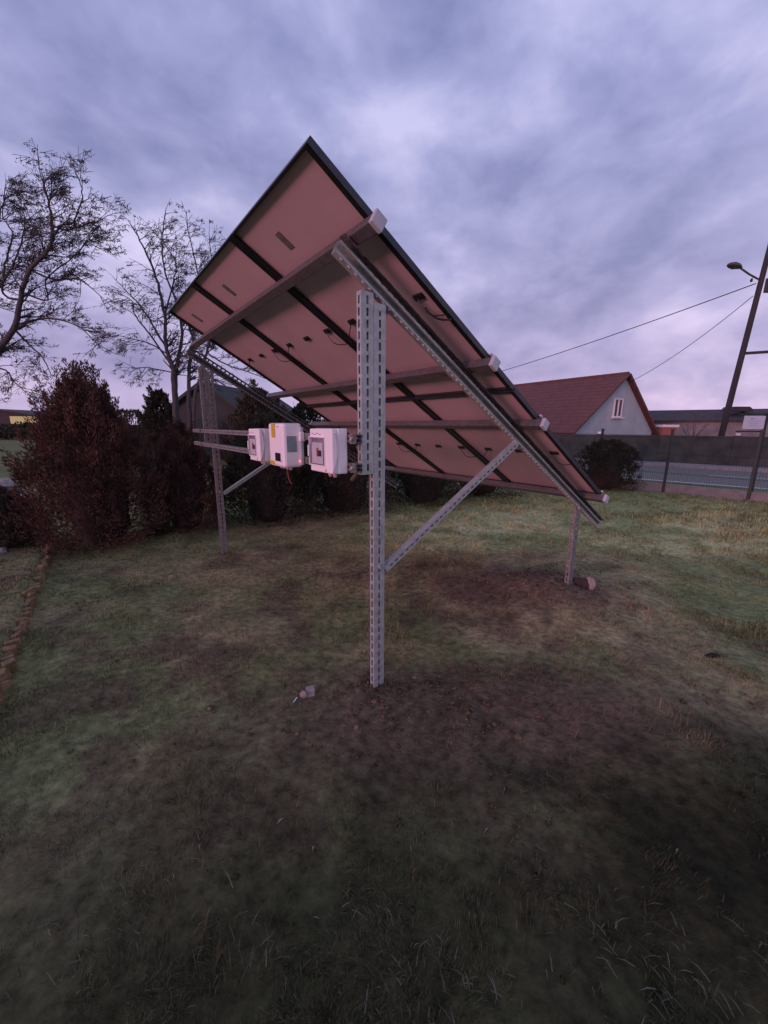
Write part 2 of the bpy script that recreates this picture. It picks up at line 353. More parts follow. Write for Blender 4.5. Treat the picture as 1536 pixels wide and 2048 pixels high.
def crumbs():
    n = 3400; r = RNG; k = r.random(n)
    c = np.array([[FT.x+.3, FT.y-.1, .85, .38], [FS.x-.35, FS.y+.12, .8, .45], [.9, 1.5, 1.6, .5], [-.6, 1.7, 1.3, .5], [1.8, 2.6, 1.0, .6], [FT.x, FT.y, .12, .12], [foot(A2, YT).x, foot(A2, YT).y, .15, .12]])
    i = r.choice(len(c), n, p=[.22, .25, .14, .10, .14, .10, .05]); x = c[i, 0]+r.normal(size=n)*c[i, 2]*.6; y = np.maximum(c[i, 1]+r.normal(size=n)*c[i, 3]*.6, .6); z = gz(x, y)
    s = (.003+.013*r.random(n)**4)*(1+.6*(i < 2)); base = np.array([[1, 0, 0], [0, 1, 0], [-1, 0, 0], [0, -1, 0], [0, 0, 1], [0, 0, -1]], float)
    v = base[None]*r.uniform(.6, 1.3, (n, 6, 1))+r.normal(size=(n, 6, 3))*.18; a = r.uniform(0, 6.28, n); ca, sa = np.cos(a)[:, None], np.sin(a)[:, None]
    v = np.stack([v[..., 0]*ca-v[..., 1]*sa, v[..., 0]*sa+v[..., 1]*ca, v[..., 2]*.7], -1)*s[:, None, None]+np.stack([x, y, z+s*.25], -1)[:, None]
    f = np.array([[0, 1, 4], [1, 2, 4], [2, 3, 4], [3, 0, 4], [1, 0, 5], [2, 1, 5], [3, 2, 5], [0, 3, 5]]); lp = (f[None]+np.arange(n)[:, None, None]*6).reshape(-1).astype(np.int32)
    me = bpy.data.meshes.new('soil_crumbs'); me.vertices.add(n*6); me.vertices.foreach_set('co', v.astype(np.float32).ravel()); me.loops.add(len(lp)); me.loops.foreach_set('vertex_index', lp); me.polygons.add(n*8); me.polygons.foreach_set('loop_start', (np.arange(n*8)*3).astype(np.int32)); me.update(calc_edges=True)
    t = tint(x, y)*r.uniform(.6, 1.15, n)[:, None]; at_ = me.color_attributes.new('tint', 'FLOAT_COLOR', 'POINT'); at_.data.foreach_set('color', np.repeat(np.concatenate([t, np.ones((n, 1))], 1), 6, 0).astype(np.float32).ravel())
    tag(obj('soil_crumbs', me, GROUNDM), 'loose crumbs of dug soil scattered round the posts', 'soil', kind='stuff')
crumbs()
def straw():
    n = 1700; r = RNG; cx = r.uniform(-1, 1, 90); cy = .8+r.random(90)**1.4*7; cx = cx*(cy+.4); i = r.integers(0, 90, n)
    x = cx[i]+r.normal(size=n)*.10*(1+cy[i]*.12); y = cy[i]+r.normal(size=n)*.08*(1+cy[i]*.12); y = np.maximum(y, .6); z = gz(x, y); a = r.normal(size=n)*.9+cx[i]*9; l = r.uniform(.02, .07, n); w = np.maximum(.0016, .0009*np.hypot(x, y))
    d = np.stack([np.cos(a), np.sin(a), r.uniform(-.1, .25, n)], -1); s_ = np.stack([-np.sin(a), np.cos(a), np.zeros(n)], -1)*w[:, None]; p = np.stack([x, y, z+.012], -1); b = np.stack([np.zeros(n), np.zeros(n), l*.15], -1)
    v = np.stack([p-s_, p+s_, p+d*l[:, None]*.5+s_+b, p+d*l[:, None]*.5-s_+b, p+d*l[:, None]], 1).reshape(-1, 3); k = np.arange(n)*5; lp = np.stack([k, k+1, k+2, k+3, k+3, k+2, k+4], 1).ravel().astype(np.int32)
    me = bpy.data.meshes.new('dry_straw'); me.vertices.add(n*5); me.vertices.foreach_set('co', v.astype(np.float32).ravel()); me.loops.add(len(lp)); me.loops.foreach_set('vertex_index', lp); me.polygons.add(2*n); me.polygons.foreach_set('loop_start', np.stack([np.arange(n)*7, np.arange(n)*7+4], 1).ravel().astype(np.int32)); me.update(calc_edges=True)
    t = np.array([.13, .118, .082])*r.uniform(.3, 1.2, n)[:, None]; at_ = me.color_attributes.new('tint', 'FLOAT_COLOR', 'POINT'); at_.data.foreach_set('color', np.repeat(np.concatenate([t, np.ones((n, 1))], 1), 5, 0).astype(np.float32).ravel())
    tag(obj('dry_straw', me, GRASSM), 'wisps of pale dry straw lying on the lawn', 'straw', kind='stuff')
straw()

# ------------------------------------------------------------------ road, pavement, walls beyond the fence
def vpdir(x): v = ray(x, 852.1); return Vector((v.x, v.y, 0)).normalized()
RD = vpdir(-150)
def strip(name, px, py, a, b, z, m, r0=-40, r1=120, kind='structure', h=0, parent=None):
    """long sheet along the road, starting at a pixel on the ground, a..b metres across"""
    p = gnd(px, py); nrm = Vector((RD.y, -RD.x, 0)); nrm = nrm if nrm.y > 0 else -nrm
    mb = MB(); n = 40
    for i in range(n):
        t0 = r0+(r1-r0)*i/n; t1 = r0+(r1-r0)*(i+1)/n
        q = [p+RD*t0+nrm*a, p+RD*t1+nrm*a, p+RD*t1+nrm*b, p+RD*t0+nrm*b]
        for v in q: v.z = z
        mb.quad(*q)
        if h:
            w = [v.copy() for v in q]
            for v in w: v.z = z-h
            mb.quad(w[0], w[1], q[1], q[0]); mb.quad(q[3], q[2], w[2], w[3])
    o = mb.build(name, m, parent)
    if kind and parent is None: tag(o, kind=kind)
    return o
rdn = Vector((RD.y, -RD.x, 0)); rdn = rdn if rdn.y > 0 else -rdn
pn_ = gnd(1460, 973); pf_ = gnd(1460, 942); RW = (pf_-pn_).dot(rdn)
strip('road', 1460, 973, -.35, RW, .012, ASPH)
strip('edge_line', 1460, 973, -.07, .07, .017, PAINT)
for k in range(9):
    p = pn_+rdn*(RW*.52)+RD*(-12+k*5.2)
    MB().quad(*[Vector((v.x, v.y, .017)) for v in (p, p+RD*2.2, p+RD*2.2+rdn*.11, p+rdn*.11)]).build('lane_dash', PAINT)['kind'] = 'structure'
strip('kerb', 1460, 973, RW, RW+.16, .125, PAVE, h=.12)
strip('pavement', 1460, 973, RW+.16, RW+1.25, .13, PAVE, h=.05)

WD = vpdir(-500); wn = Vector((WD.y, -WD.x, 0)); wn = wn if wn.y > 0 else -wn
WP = pn_+rdn*(RW+1.9)
def boundary_wall():
    t = thing('boundary_wall', 'long low dark grey wall across the road in front of the houses', 'wall', WP)
    span = 2.6
    for k in range(-9, 12):
        a = WP+WD*(span*k); b = WP+WD*(span*(k+1))
        mid = (a+b)/2+Vector((0, 0, .62)); MB().box(mid, span-.22, .14, 1.27, WD, wn).build('panel', WALLM, t)
        MB().box((a+b)/2+Vector((0, 0, 1.285)), span-.20, .19, .06, WD, wn).build('coping', WALLM, t, bevel=.01)
        MB().box(a+Vector((0, 0, .66)), .24, .22, 1.36, WD, wn).build('pier', WALLM, t)
        if k % 2 == 0: MB().box(a+Vector((0, 0, 1.40)), .17, .17, .12, WD, wn).build('pier_cap', WINDW if k in (2, 4) else CAP, t, bevel=.03)
boundary_wall()

# ------------------------------------------------------------------ white house with the red roof
def gable_house():
    A = at(1146, 860, 22); C = at(1305, 865, 26); ap = at(1245, 750, 24.3)
    A.z = 1.42; C.z = 1.36
    g = (C-A); g.z = 0; gl = g.length; g.normalize(); n = Vector((g.y, -g.x, 0)); n = n if n.y < 0 else -n   # towards the camera
    u = (Vector((ap.x, ap.y, 0))-Vector((A.x, A.y, 0))).dot(g)
    t = thing('house', 'pale blue-white gabled house with steep red roof and small attic window', 'house', (A.x, A.y, 0))
    a0 = Vector((A.x, A.y, 0)); Ld = 13.0
    apz = ap.z; out = [a0+g*.12, a0+g*(gl-.12), a0+g*(gl-.12)+Vector((0, 0, 1.40)), a0+g*u+Vector((0, 0, apz-.14)), a0+g*.12+Vector((0, 0, 1.45))]
    MB().poly(out, -n*Ld).build('wall', RENDER, t)
    # roof: two slabs of ribbed red sheet with a dark verge board
    for nm, p0, p1 in (('roof_slope', a0-g*.25+Vector((0, 0, 1.30)), a0+g*u+Vector((0, 0, apz))), ('roof_slope', a0+g*(gl+.25)+Vector((0, 0, 1.22)), a0+g*u+Vector((0, 0, apz)))):
        d = (p1-p0); ln = d.length; d.normalize(); q = d.cross(n).normalized(); q = q if q.z > 0 else -q
        o = MB().box((p0+p1)/2-n*(Ld/2-.14)+q*.02, ln, Ld+.28, .10, d, n, q).build(nm, ROOFR, t)
        rb = MB()
        for k in range(int(ln/.36)+1):
            rb.box(p0+d*(k*.36+.05)-n*(Ld/2-.14)+q*.074, .04, Ld+.26, .012, d, n, q)
        rb.build('tile_course', ROOFR, o)
        vb = MB().box((p0+p1)/2+n*.155+q*.0, ln-.02, .03, .10, d, n, q).build('verge_board', ROOFD, t)
    MB().tube([a0+g*u+n*.16+Vector((0, 0, apz+.07)), a0+g*u-n*Ld+Vector((0, 0, apz+.07))], .09, 8).build('ridge', ROOFR, t)
    MB().bar(a0-g*.32+n*.1+Vector((0, 0, 1.24)), a0-g*.32-n*Ld+Vector((0, 0, 1.24)), .1, .12).build('gutter', ROOFD, t)
    # attic window
    w = at(1232, 816, 24); ww = (Vector((w.x, w.y, 0))-a0).dot(g); c = a0+g*ww+Vector((0, 0, w.z))
    win = thing('window', None, None); win.parent = t; win.location = c-wloc(t)
    bpy.data.objects.remove(win)
    fr = MB()
    W_, H_ = .78, 1.0
    for sx in (-1, 1): fr.box(c+g*(sx*W_/2)+n*.03, .07, .08, H_+.07, g, n)
    for sz in (-1, 1): fr.box(c+Vector((0, 0, sz*H_/2))+n*.03, W_-.07, .078, .07, g, n)
    fo = fr.build('window_frame', WINDW, t)
    MB().box(c+n*.032, .09, .07, H_-.07, g, n).build('mullion', WINDW, fo)
    for sx in (-1, 1): MB().box(c+g*(sx*W_/4)+n*.012, W_/2-.10, .02, H_-.08, g, n).build('pane', PANE, fo)
    MB().box(c+n*.09-Vector((0, 0, H_/2+.07)), W_+.3, .2, .07, g, n).build('window_sill', WINDW, t)
gable_house()
def barn():
    a = at(1288, 842, 33); a.z = 0; b = at(1640, 842, 27); b.z = 0
    d = (b-a); ln = d.length; d.normalize(); n = Vector((d.y, -d.x, 0)); n = n if n.y < 0 else -n
    t = thing('barn', 'long low grey building with dark roof behind the leaning pole', 'building', a)
    MB().box((a+b)/2-n*3+Vector((0, 0, 1.15)), ln, 6, 2.3, d, n).build('wall', BARNW, t)
    p0 = Vector((0, 0, 2.12))+n*.4; p1 = Vector((0, 0, 3.0))-n*3
    MB().poly([a+p0-d*.4, a+p1-d*.4, a+p1-d*.4+Vector((0, 0, .12)), a+p0-d*.4+Vector((0, 0, .12))], d*(ln+.8)).build('roof', ROOFD, t)
    p2 = Vector((0, 0, 2.12))-n*6.4
    MB().poly([a+p1-d*.4, a+p2-d*.4, a+p2-d*.4+Vector((0, 0, .12)), a+p1-d*.4+Vector((0, 0, .12))], d*(ln+.8)).build('roof', ROOFD, t)
    c = at(1462, 822, 31); MB().poly([Vector((c.x-.9, c.y, 2.9)), Vector((c.x-.6, c.y, 3.22)), Vector((c.x+.5, c.y, 3.22)), Vector((c.x+.95, c.y, 2.9))], Vector((0, -1, 0))).build('dormer', ROOFD, t)
    for k in range(0):
        q = a+d*(4+k*3.1)+n*.02+Vector((0, 0, 1.35)); MB().box(q, .8, .06, .7, d, n).build('window', PANE, t)
barn()
def brick_shed():
    c = at(1318, 858, 27); c.z = 0
    t = thing('brick_shed', 'small red brick outbuilding with pale top between house and barn', 'shed', c)
    MB().box(c+Vector((0, 0, .85)), .9, 2, 1.7).build('wall', BRICKR, t)
    MB().box(c+Vector((0, 0, 1.78)), 1.05, 2.2, .16).build('coping', WINDW, t)
brick_shed()

# ------------------------------------------------------------------ boundary fence of the garden
FD = vpdir(60); fn = Vector((FD.y, -FD.x, 0)); fn = fn if fn.y > 0 else -fn
FP = gnd(1495, 1003)
def fence_at(px):
    v = ray(px, 990); v.z = 0; # intersection of the column ray with the fence line
    d = FP; den = v.x*FD.y-v.y*FD.x
    t = ((v.x*d.y-v.y*d.x))/(-den) if abs(den) > 1e-9 else 0
    return t
def mesh_fence():
    t = thing('mesh_fence', 'dark green wire mesh fence with posts on concrete base beside the road', 'fence', FP)
    t2 = fence_at(1325); step = t2
    posts = [-step*2, -step, 0, step, step*2, step*3]
    for q in posts:
        p = FP+FD*q; MB().box(p+Vector((0, 0, .78)), .06, .05, 1.66, FD, fn).build('post', FENCEG, t, bevel=.006)
        MB().box(p+Vector((0, 0, 1.62)), .07, .06, .03, FD, fn).build('post_cap', BLACKPL, t)
    for a, b in zip(posts[:-1], posts[1:]):
        w = MB(); la = b-a
        for i in range(1, int(la/.05)): p = FP+FD*(a+i*.05); w.tube([p+Vector((0, 0, .24)), p+Vector((0, 0, 1.5))], .0028, 3, False)
        for z in (.26, .5, .52, .8, 1.0, 1.02, 1.25, 1.48): w.tube([FP+FD*a+Vector((0, 0, z)), FP+FD*b+Vector((0, 0, z))], .0036, 3, False)
        w.build('mesh_panel', FENCEG, t)
        m = (a+b)/2; MB().box(FP+FD*m+Vector((0, 0, .05)), la-.07, .06, .36, FD, fn).build('base_panel', CONC, t, bevel=.008)
    return posts
mesh_fence()
def sign():
    c = at(1508, 845, 9.0); r = Vector((1, .06, 0)).normalized(); n = Vector((.06, -1, 0)).normalized()
    base = Vector((c.x+.30, c.y+.05, 0))
    t = thing('sign', 'small pale blue notice board on a dark post at the fence', 'sign', base)
    MB().bar(base, base+Vector((0, 0, 2.0)), .05, .05, r).build('post', FENCEG, t)
    MB().bar(base+Vector((0, 0, 1.98)), base+Vector((-.62, 0, 1.98)), .03, .03).build('frame_bar', FENCEG, t)
    MB().bar(base+Vector((0, 0, 1.60)), base+Vector((-.62, 0, 1.60)), .03, .03).build('frame_bar', FENCEG, t)
    b = MB().box(c, .50, .012, .29, r, n).build('board', SIGNM, t, bevel=.003)
    tx = MB(); tx.box(c+n*.0075+Vector((0, 0, .085))-r*.06, .09, .003, .018, r, n)
    for k in range(3): tx.box(c+n*.0075+Vector((0, 0, .03-k*.045))-r*.02, .30-.05*k, .003, .008, r, n)
    tx.build('print', SIGNTX, b)
sign()

# ------------------------------------------------------------------ power pole, street lamp, wires
def cable(name, label, a, b, sag, r=.016):
    a = Vector(a); b = Vector(b); pts = []
    for i in range(33):
        t = i/32; p = a.lerp(b, t); p.z -= sag*4*t*(1-t); pts.append(p)
    o = MB().tube(pts, r, 5).build(name, WIREM); tag(o, label, 'cable'); return o
PD = 18
def power_pole():
    b = at(1443, 868, PD); lean = (at(1528, 540, PD)-b); k = lean.x/lean.z
    base = Vector((b.x-k*b.z, PD, 0)); top = base+Vector((k*11.6, 0, 11.6))
    t = thing('power_pole', 'leaning weathered wooden power pole with a street lamp on top arm', 'pole', base)
    MB().tube([base-Vector((0, 0, .3)), base.lerp(top, .3), base.lerp(top, .65), top], [.125, .115, .10, .085], 12).build('pole', WOOD, t, True)
    r0 = Vector((18.2, PD+.02, 0)); MB().tube([r0-Vector((0, 0, .3)), r0.lerp(top, .5), top+Vector((.12, 0, -.3))], [.125, .11, .085], 12).build('strut_pole', WOOD, t, True)
    zc = 4.81; pl = base+Vector((k*zc, 0, zc)); pr = r0.lerp(top, (zc+.35)/11.6); pr.z = zc+.12
    MB().bar(pl, pr, .11, .09).build('cross_brace', WOOD, t)
    q = at(1514, 557, PD); hd = at(1482, 537, PD-.3)
    MB().tube([q+Vector((.15, 0, -.05)), q, (q+hd)/2+Vector((0, 0, -.02)), hd], .035, 8).build('lamp_arm', LAMPM, t, True)
    tip = at(1455, 530, PD-.5); ax = (tip-hd); ln = ax.length; ax.normalize(); up = Vector((0, 0, 1)); sd = ax.cross(up).normalized(); up = sd.cross(ax)
    mb = MB(); n = 12; prof = [(0, .05, .05), (.12, .10, .09), (.35, .17, .13), (.6, .18, .14), (.85, .12, .09), (1, .02, .02)]
    for i, (s, w, h) in enumerate(prof):
        for j in range(n):
            a = 2*math.pi*j/n; mb.v.append(hd+ax*(ln*s)+sd*(w*math.cos(a))+up*(h*math.sin(a)*(1 if math.sin(a) > 0 else .55)+.02))
    for i in range(len(prof)-1):
        for j in range(n): mb.f.append((i*n+j, i*n+(j+1) % n, (i+1)*n+(j+1) % n, (i+1)*n+j))
    mb.f.append(tuple(range(n-1, -1, -1))); mb.f.append(tuple((len(prof)-1)*n+j for j in range(n)))
    lh = mb.build('lamp_head', LAMPM, t, True)
    MB().blob(hd+ax*(ln*.5)-up*.05, .11, .11, .03, 3, .02).build('lamp_glass', PANE, lh, True)
    c = at(1503, 560, PD-.2); MB().tube([c+Vector((0, 0, .06)), c, c-Vector((0, 0, .07))], [.02, .05, .04], 8).build('insulator', BLACKPL, t)
    MB().tube([c+Vector((0, 0, .06)), c+Vector((.2, .1, .18))], .012, 5).build('insulator_hook', BLACKPL, t)
    m = at(1540, 570, PD-.1); MB().box(m, .28, .22, .55).build('meter_box', LAMPM, t, bevel=.02)
    return base, k
pb, pk = power_pole()
cable('overhead_cable', 'thick black overhead cable from pole sloping left behind the panels', at(1512, 567, PD), at(800, 792, 48), .55, .022)
cable('overhead_cable', 'thin service cable from pole down to the house gable', at(1506, 592, PD), at(1262, 763, 24.2), .25, .014)
def far_pole():
    p = at(800, 792, 48); b = Vector((p.x, p.y, 0)); t = thing('power_pole', 'distant wooden pole hidden behind the tilted solar panels', 'pole', b)
    MB().tube([b-Vector((0, 0, .3)), b+Vector((0, 0, p.z+.4))], [.15, .1], 10).build('pole', WOOD, t, True)
    MB().tube([Vector((p.x-.2, p.y, p.z)), Vector((p.x+.2, p.y, p.z))], .03, 6).build('cable_clamp', LAMPM, t)
far_pole()

# ------------------------------------------------------------------ far left houses
def small_house(name, label, c, w, dpt, eave, ridge, ang, wallm, roofm, win=None):
    t = thing(name, label, 'house', c); d = Vector((math.cos(ang), math.sin(ang), 0)); n = Vector((d.y, -d.x, 0)); c = Vector(c)
    MB().poly([c-d*w/2, c+d*w/2, c+d*w/2+Vector((0, 0, eave)), c+Vector((0, 0, ridge-.15)), c-d*w/2+Vector((0, 0, eave))], -n*dpt).build('wall', wallm, t)
    for s in (-1, 1):
        p0 = c+d*(s*(w/2+.35))+Vector((0, 0, eave-.28)); p1 = c+Vector((0, 0, ridge)); e = (p1-p0).normalized(); q = e.cross(n).normalized(); q = q if q.z > 0 else -q
        MB().box((p0+p1)/2-n*(dpt/2), (p1-p0).length, dpt+.6, .14, e, n, q).build('roof', roofm, t)
    if win:
        for (x, z, ww, hh, mm) in win:
            f = MB().box(c+d*x+n*.03+Vector((0, 0, z)), ww, .08, hh, d, n).build('window', mm, t)
    return t
g1 = at(402, 766, 20); small_house('house', 'dim grey gabled house beyond the conifers at left', (g1.x+.1, g1.y, 0), 4.0, 8, 2.45, g1.z, R(-8), FARW, FARW, [(.5, 1.3, .8, 1.0, ROOFD)])
g2 = at(30, 838, 46); small_house('house', 'low far house with a lit yellow window at left edge', (g2.x-2, g2.y, 0), 16, 9, 2.3, 3.3, R(4), ROOFD, ROOFD, [(2.9, 2.12, 3.0, .85, LITWALL)])

# ------------------------------------------------------------------ plants
def fronds(pts, dirs, ln, wd, name, m, parent):
    """two-faced bent sprays, one per point"""
    n = len(pts); off = np.array(wloc(parent)) if parent is not None else np.zeros(3)
    d = dirs/np.linalg.norm(dirs, axis=1, keepdims=True); r = RNG.normal(size=(n, 3)); s = np.cross(d, r); s /= np.linalg.norm(s, axis=1, keepdims=True)+1e-9
    ln = np.asarray(ln)[:, None]; wd = np.asarray(wd)[:, None]; p = pts-off; bend = np.cross(d, s)*ln*.18
    v = np.stack([p, p+d*ln*.45+s*wd+bend, p+d*ln, p+d*ln*.5-s*wd+bend], 1).reshape(-1, 3)
    k = np.arange(n)*4; loops = np.stack([k, k+1, k+2, k, k+2, k+3], 1).ravel().astype(np.int32)
    me = bpy.data.meshes.new(name); me.vertices.add(len(v)); me.vertices.foreach_set('co', v.astype(np.float32).ravel()); me.loops.add(len(loops)); me.loops.foreach_set('vertex_index', loops)
    me.polygons.add(2*n); me.polygons.foreach_set('loop_start', (np.arange(2*n)*3).astype(np.int32)); me.update(calc_edges=True)
    return obj(name, me, m, parent)
def conifer(name, label, base, rx, h, n=9000, m=None, seed=1, round_=.55, tips=9, group=None, fl=.075):
    """dense evergreen: shell of sprays on lumpy egg shape, tufts at the top, stem inside"""
    global RNG
    RNG = np.random.default_rng(seed); rd = random.Random(seed)
    base = Vector(base); t = thing(name, label, 'shrub', base, group)
    MB().tube([base, base+Vector((0, 0, h*.5)), base+Vector((0, 0, h*.85))], [.05*h/2+.02, .03, .008], 7).build('trunk', BARK, t)
    ph = RNG.uniform(0, 6.28, 8)
    def radius(zf, az):
        prof = np.clip((zf+.03)/.16, 0, 1)**.55*np.power(np.clip(1-zf, 0, 1), round_)*1.25
        prof = np.minimum(prof, 1.0)
        lump = 1+.12*np.sin(3*az+ph[0]+5*zf)+.10*np.sin(5*az+ph[1]-9*zf)+.07*np.sin(9*az+ph[2]+17*zf)+.05*np.sin(14*az+ph[3])
        return rx*prof*lump
    zf = RNG.random(n)**.85; az = RNG.uniform(0, 2*np.pi, n); dep = 1-RNG.random(n)**2*.55
    r = radius(zf, az)*dep
    P = np.stack([base.x+r*np.cos(az), base.y+r*np.sin(az), base.z+zf*h], -1)
    D = np.stack([np.cos(az), np.sin(az), .55+1.1*zf], -1)+RNG.normal(size=(n, 3))*.35
    ln = fl*RNG.uniform(.6, 1.5, n); 
    # upright leaders that break the outline
    L2 = []; D2 = []; l2 = []
    for k in range(tips*4):
        a = rd.uniform(0, 6.28); zz = rd.uniform(.06, 1.0)**.8; rr = float(radius(np.array([zz]), np.array([a]))[0])*.9
        b = Vector((base.x+rr*math.cos(a), base.y+rr*math.sin(a), base.z+zz*h)); o_ = rd.uniform(.35, 1.1)*(1.25-zz); d = Vector((math.cos(a)*o_, math.sin(a)*o_, 1.0)).normalized(); Ls = rd.uniform(.10, .32)*min(h/2, 1.1)*(.6 if round_ < .4 else 1)
        for i in range(70):
            s = rd.random(); w = .042*(1-s*.75)
            L2.append([b.x+d.x*Ls*s+rd.gauss(0, w), b.y+d.y*Ls*s+rd.gauss(0, w), b.z+d.z*Ls*s+rd.gauss(0, w*.5)]); D2.append([d.x+rd.gauss(0, .45), d.y+rd.gauss(0, .45), d.z]); l2.append(fl*rd.uniform(.5, 1.1))
    P = np.concatenate([P, np.array(L2)]); D = np.concatenate([D, np.array(D2)]); ln = np.concatenate([ln, np.array(l2)])
    fronds(P, D, ln, ln*.13, 'crown', m or THUJA, t)
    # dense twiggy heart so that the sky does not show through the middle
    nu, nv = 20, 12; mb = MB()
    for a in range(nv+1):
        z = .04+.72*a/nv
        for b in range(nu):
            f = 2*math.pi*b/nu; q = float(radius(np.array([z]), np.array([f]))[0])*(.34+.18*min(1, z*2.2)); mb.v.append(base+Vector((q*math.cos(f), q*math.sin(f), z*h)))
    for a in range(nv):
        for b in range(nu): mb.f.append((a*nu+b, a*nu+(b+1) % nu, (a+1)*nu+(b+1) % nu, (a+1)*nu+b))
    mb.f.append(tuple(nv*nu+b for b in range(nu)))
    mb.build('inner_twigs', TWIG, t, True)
    return t
def gp(px, py): p = gnd(px, py); p.z = gz1(p.x, p.y)-.02; return p
HG = 'conifer shrubs in the row behind the array'
conifer('conifer_shrub', 'big bronze-brown conifer shrub at far left of the row', gp(206, 1088), .80, 2.22, 22000, THUJA, 21, .62, 75, HG, .05)
conifer('conifer_shrub', 'bronze conifer shrub with round top left of far tall post', gp(378, 1062), .55, 1.55, 9000, THUJA, 22, .6, 45, HG, .05)
conifer('conifer_shrub', 'dark conifer shrub behind the white electrical boxes', gp(540, 1040), .80, 1.72, 9000, THUJAG, 23, .55, 42, HG, .055)
conifer('conifer_shrub', 'dark conifer shrub behind the near tall slotted post', gp(690, 1022), .95, 1.85, 13000, THUJAG, 24, .5, 30, HG, .06)
conifer('conifer_shrub', 'dark conifer shrub under the lower edge of the panels, left one', gp(845, 1003), 1.0, 1.7, 12000, THUJAG, 25, .5, 30, HG, .06)
conifer('conifer_shrub', 'dark conifer shrub under the lower edge of the panels, right one', gp(955, 990), 1.05, 1.7, 11000, THUJAG, 26, .5, 30, HG, .06)
conifer('round_bush', 'dark round clipped bush near the fence below the white gable', gp(1207, 977), .82, 1.32, 9000, THUJAO, 27, .34, 26, None, .05)
conifer('conifer_tree', 'dark green conifer standing at foot of bare many-stemmed tree', at(330, 905, 12.0)*1, .75, 2.6, 6000, THUJAG, 28, .7, 12, None, .10).location.z = 0
conifer('conifer_tree', 'olive conifer behind the boxes under the sloping far beam', Vector((at(525, 900, 9.3).x, 9.3, 0)), 1.0, 2.42, 7000, THUJAO, 29, .62, 12, None, .09)
conifer('conifer_tree', 'dark conifer just right of olive conifer under the panels', Vector((at(610, 900, 10.5).x, 10.5, 0)), .9, 2.2, 5000, THUJAG, 30, .6, 9, None, .09)
conifer('low_bush', 'distant low rounded bush right of big bronze shrub', Vector((at(262, 880, 17).x, 17, 0)), 1.3, 2.2, 3500, THUJAO, 31, .35, 4, None, .13)
conifer('low_bush', 'small dark bush among pale stones at left edge', gp(28, 1092), .40, .72, 3500, THUJAG, 32, .4, 4, None, .06)
conifer('low_bush', 'small red-brown bush above the pale stones at left edge', gp(-4, 1020), .32, .5, 2500, THUJA, 33, .5, 5, None, .05)
def hedge():
    a = Vector((-70, 44, 0)); mb = None
    t = thing('far_hedge', 'dark hedge line along the far field at left', 'hedge', a)
    n = 9000; x = RNG.uniform(0, 40, n); z = RNG.random(n)**.7*(1.3+.35*np.sin(x*1.3)+.2*np.sin(x*3.1)); y = RNG.normal(0, .5, n)
    fronds(np.stack([a.x+x, a.y+y, z], -1), RNG.normal(size=(n, 3))*.5+np.array([0, -.3, 1]), np.full(n, .34), np.full(n, .12), 'foliage', THUJAG, t)
    MB().box(a+Vector((20, 0, .55)), 40, .7, 1.1).build('inner_foliage', THUJAG, t)
hedge()
def small_plant():
    p = gp(322, 1072); t = thing('leafy_plant', 'small light green leafy plant between the bronze conifers', 'plant', p)
    n = 420; d = RNG.normal(size=(n, 3)); d[:, 2] = np.abs(d[:, 2])+.3; d /= np.linalg.norm(d, axis=1, keepdims=True); P = np.array(p)+d*np.array([.13, .13, .22])*RNG.uniform(.3, 1, (n, 1))
    fronds(P, d, RNG.uniform(.05, .09, n), RNG.uniform(.014, .024, n), 'foliage', LEAFG, t); MB().tube([p, p+Vector((0, 0, .15))], [.012, .006], 5).build('stem', BARK, t)
small_plant()

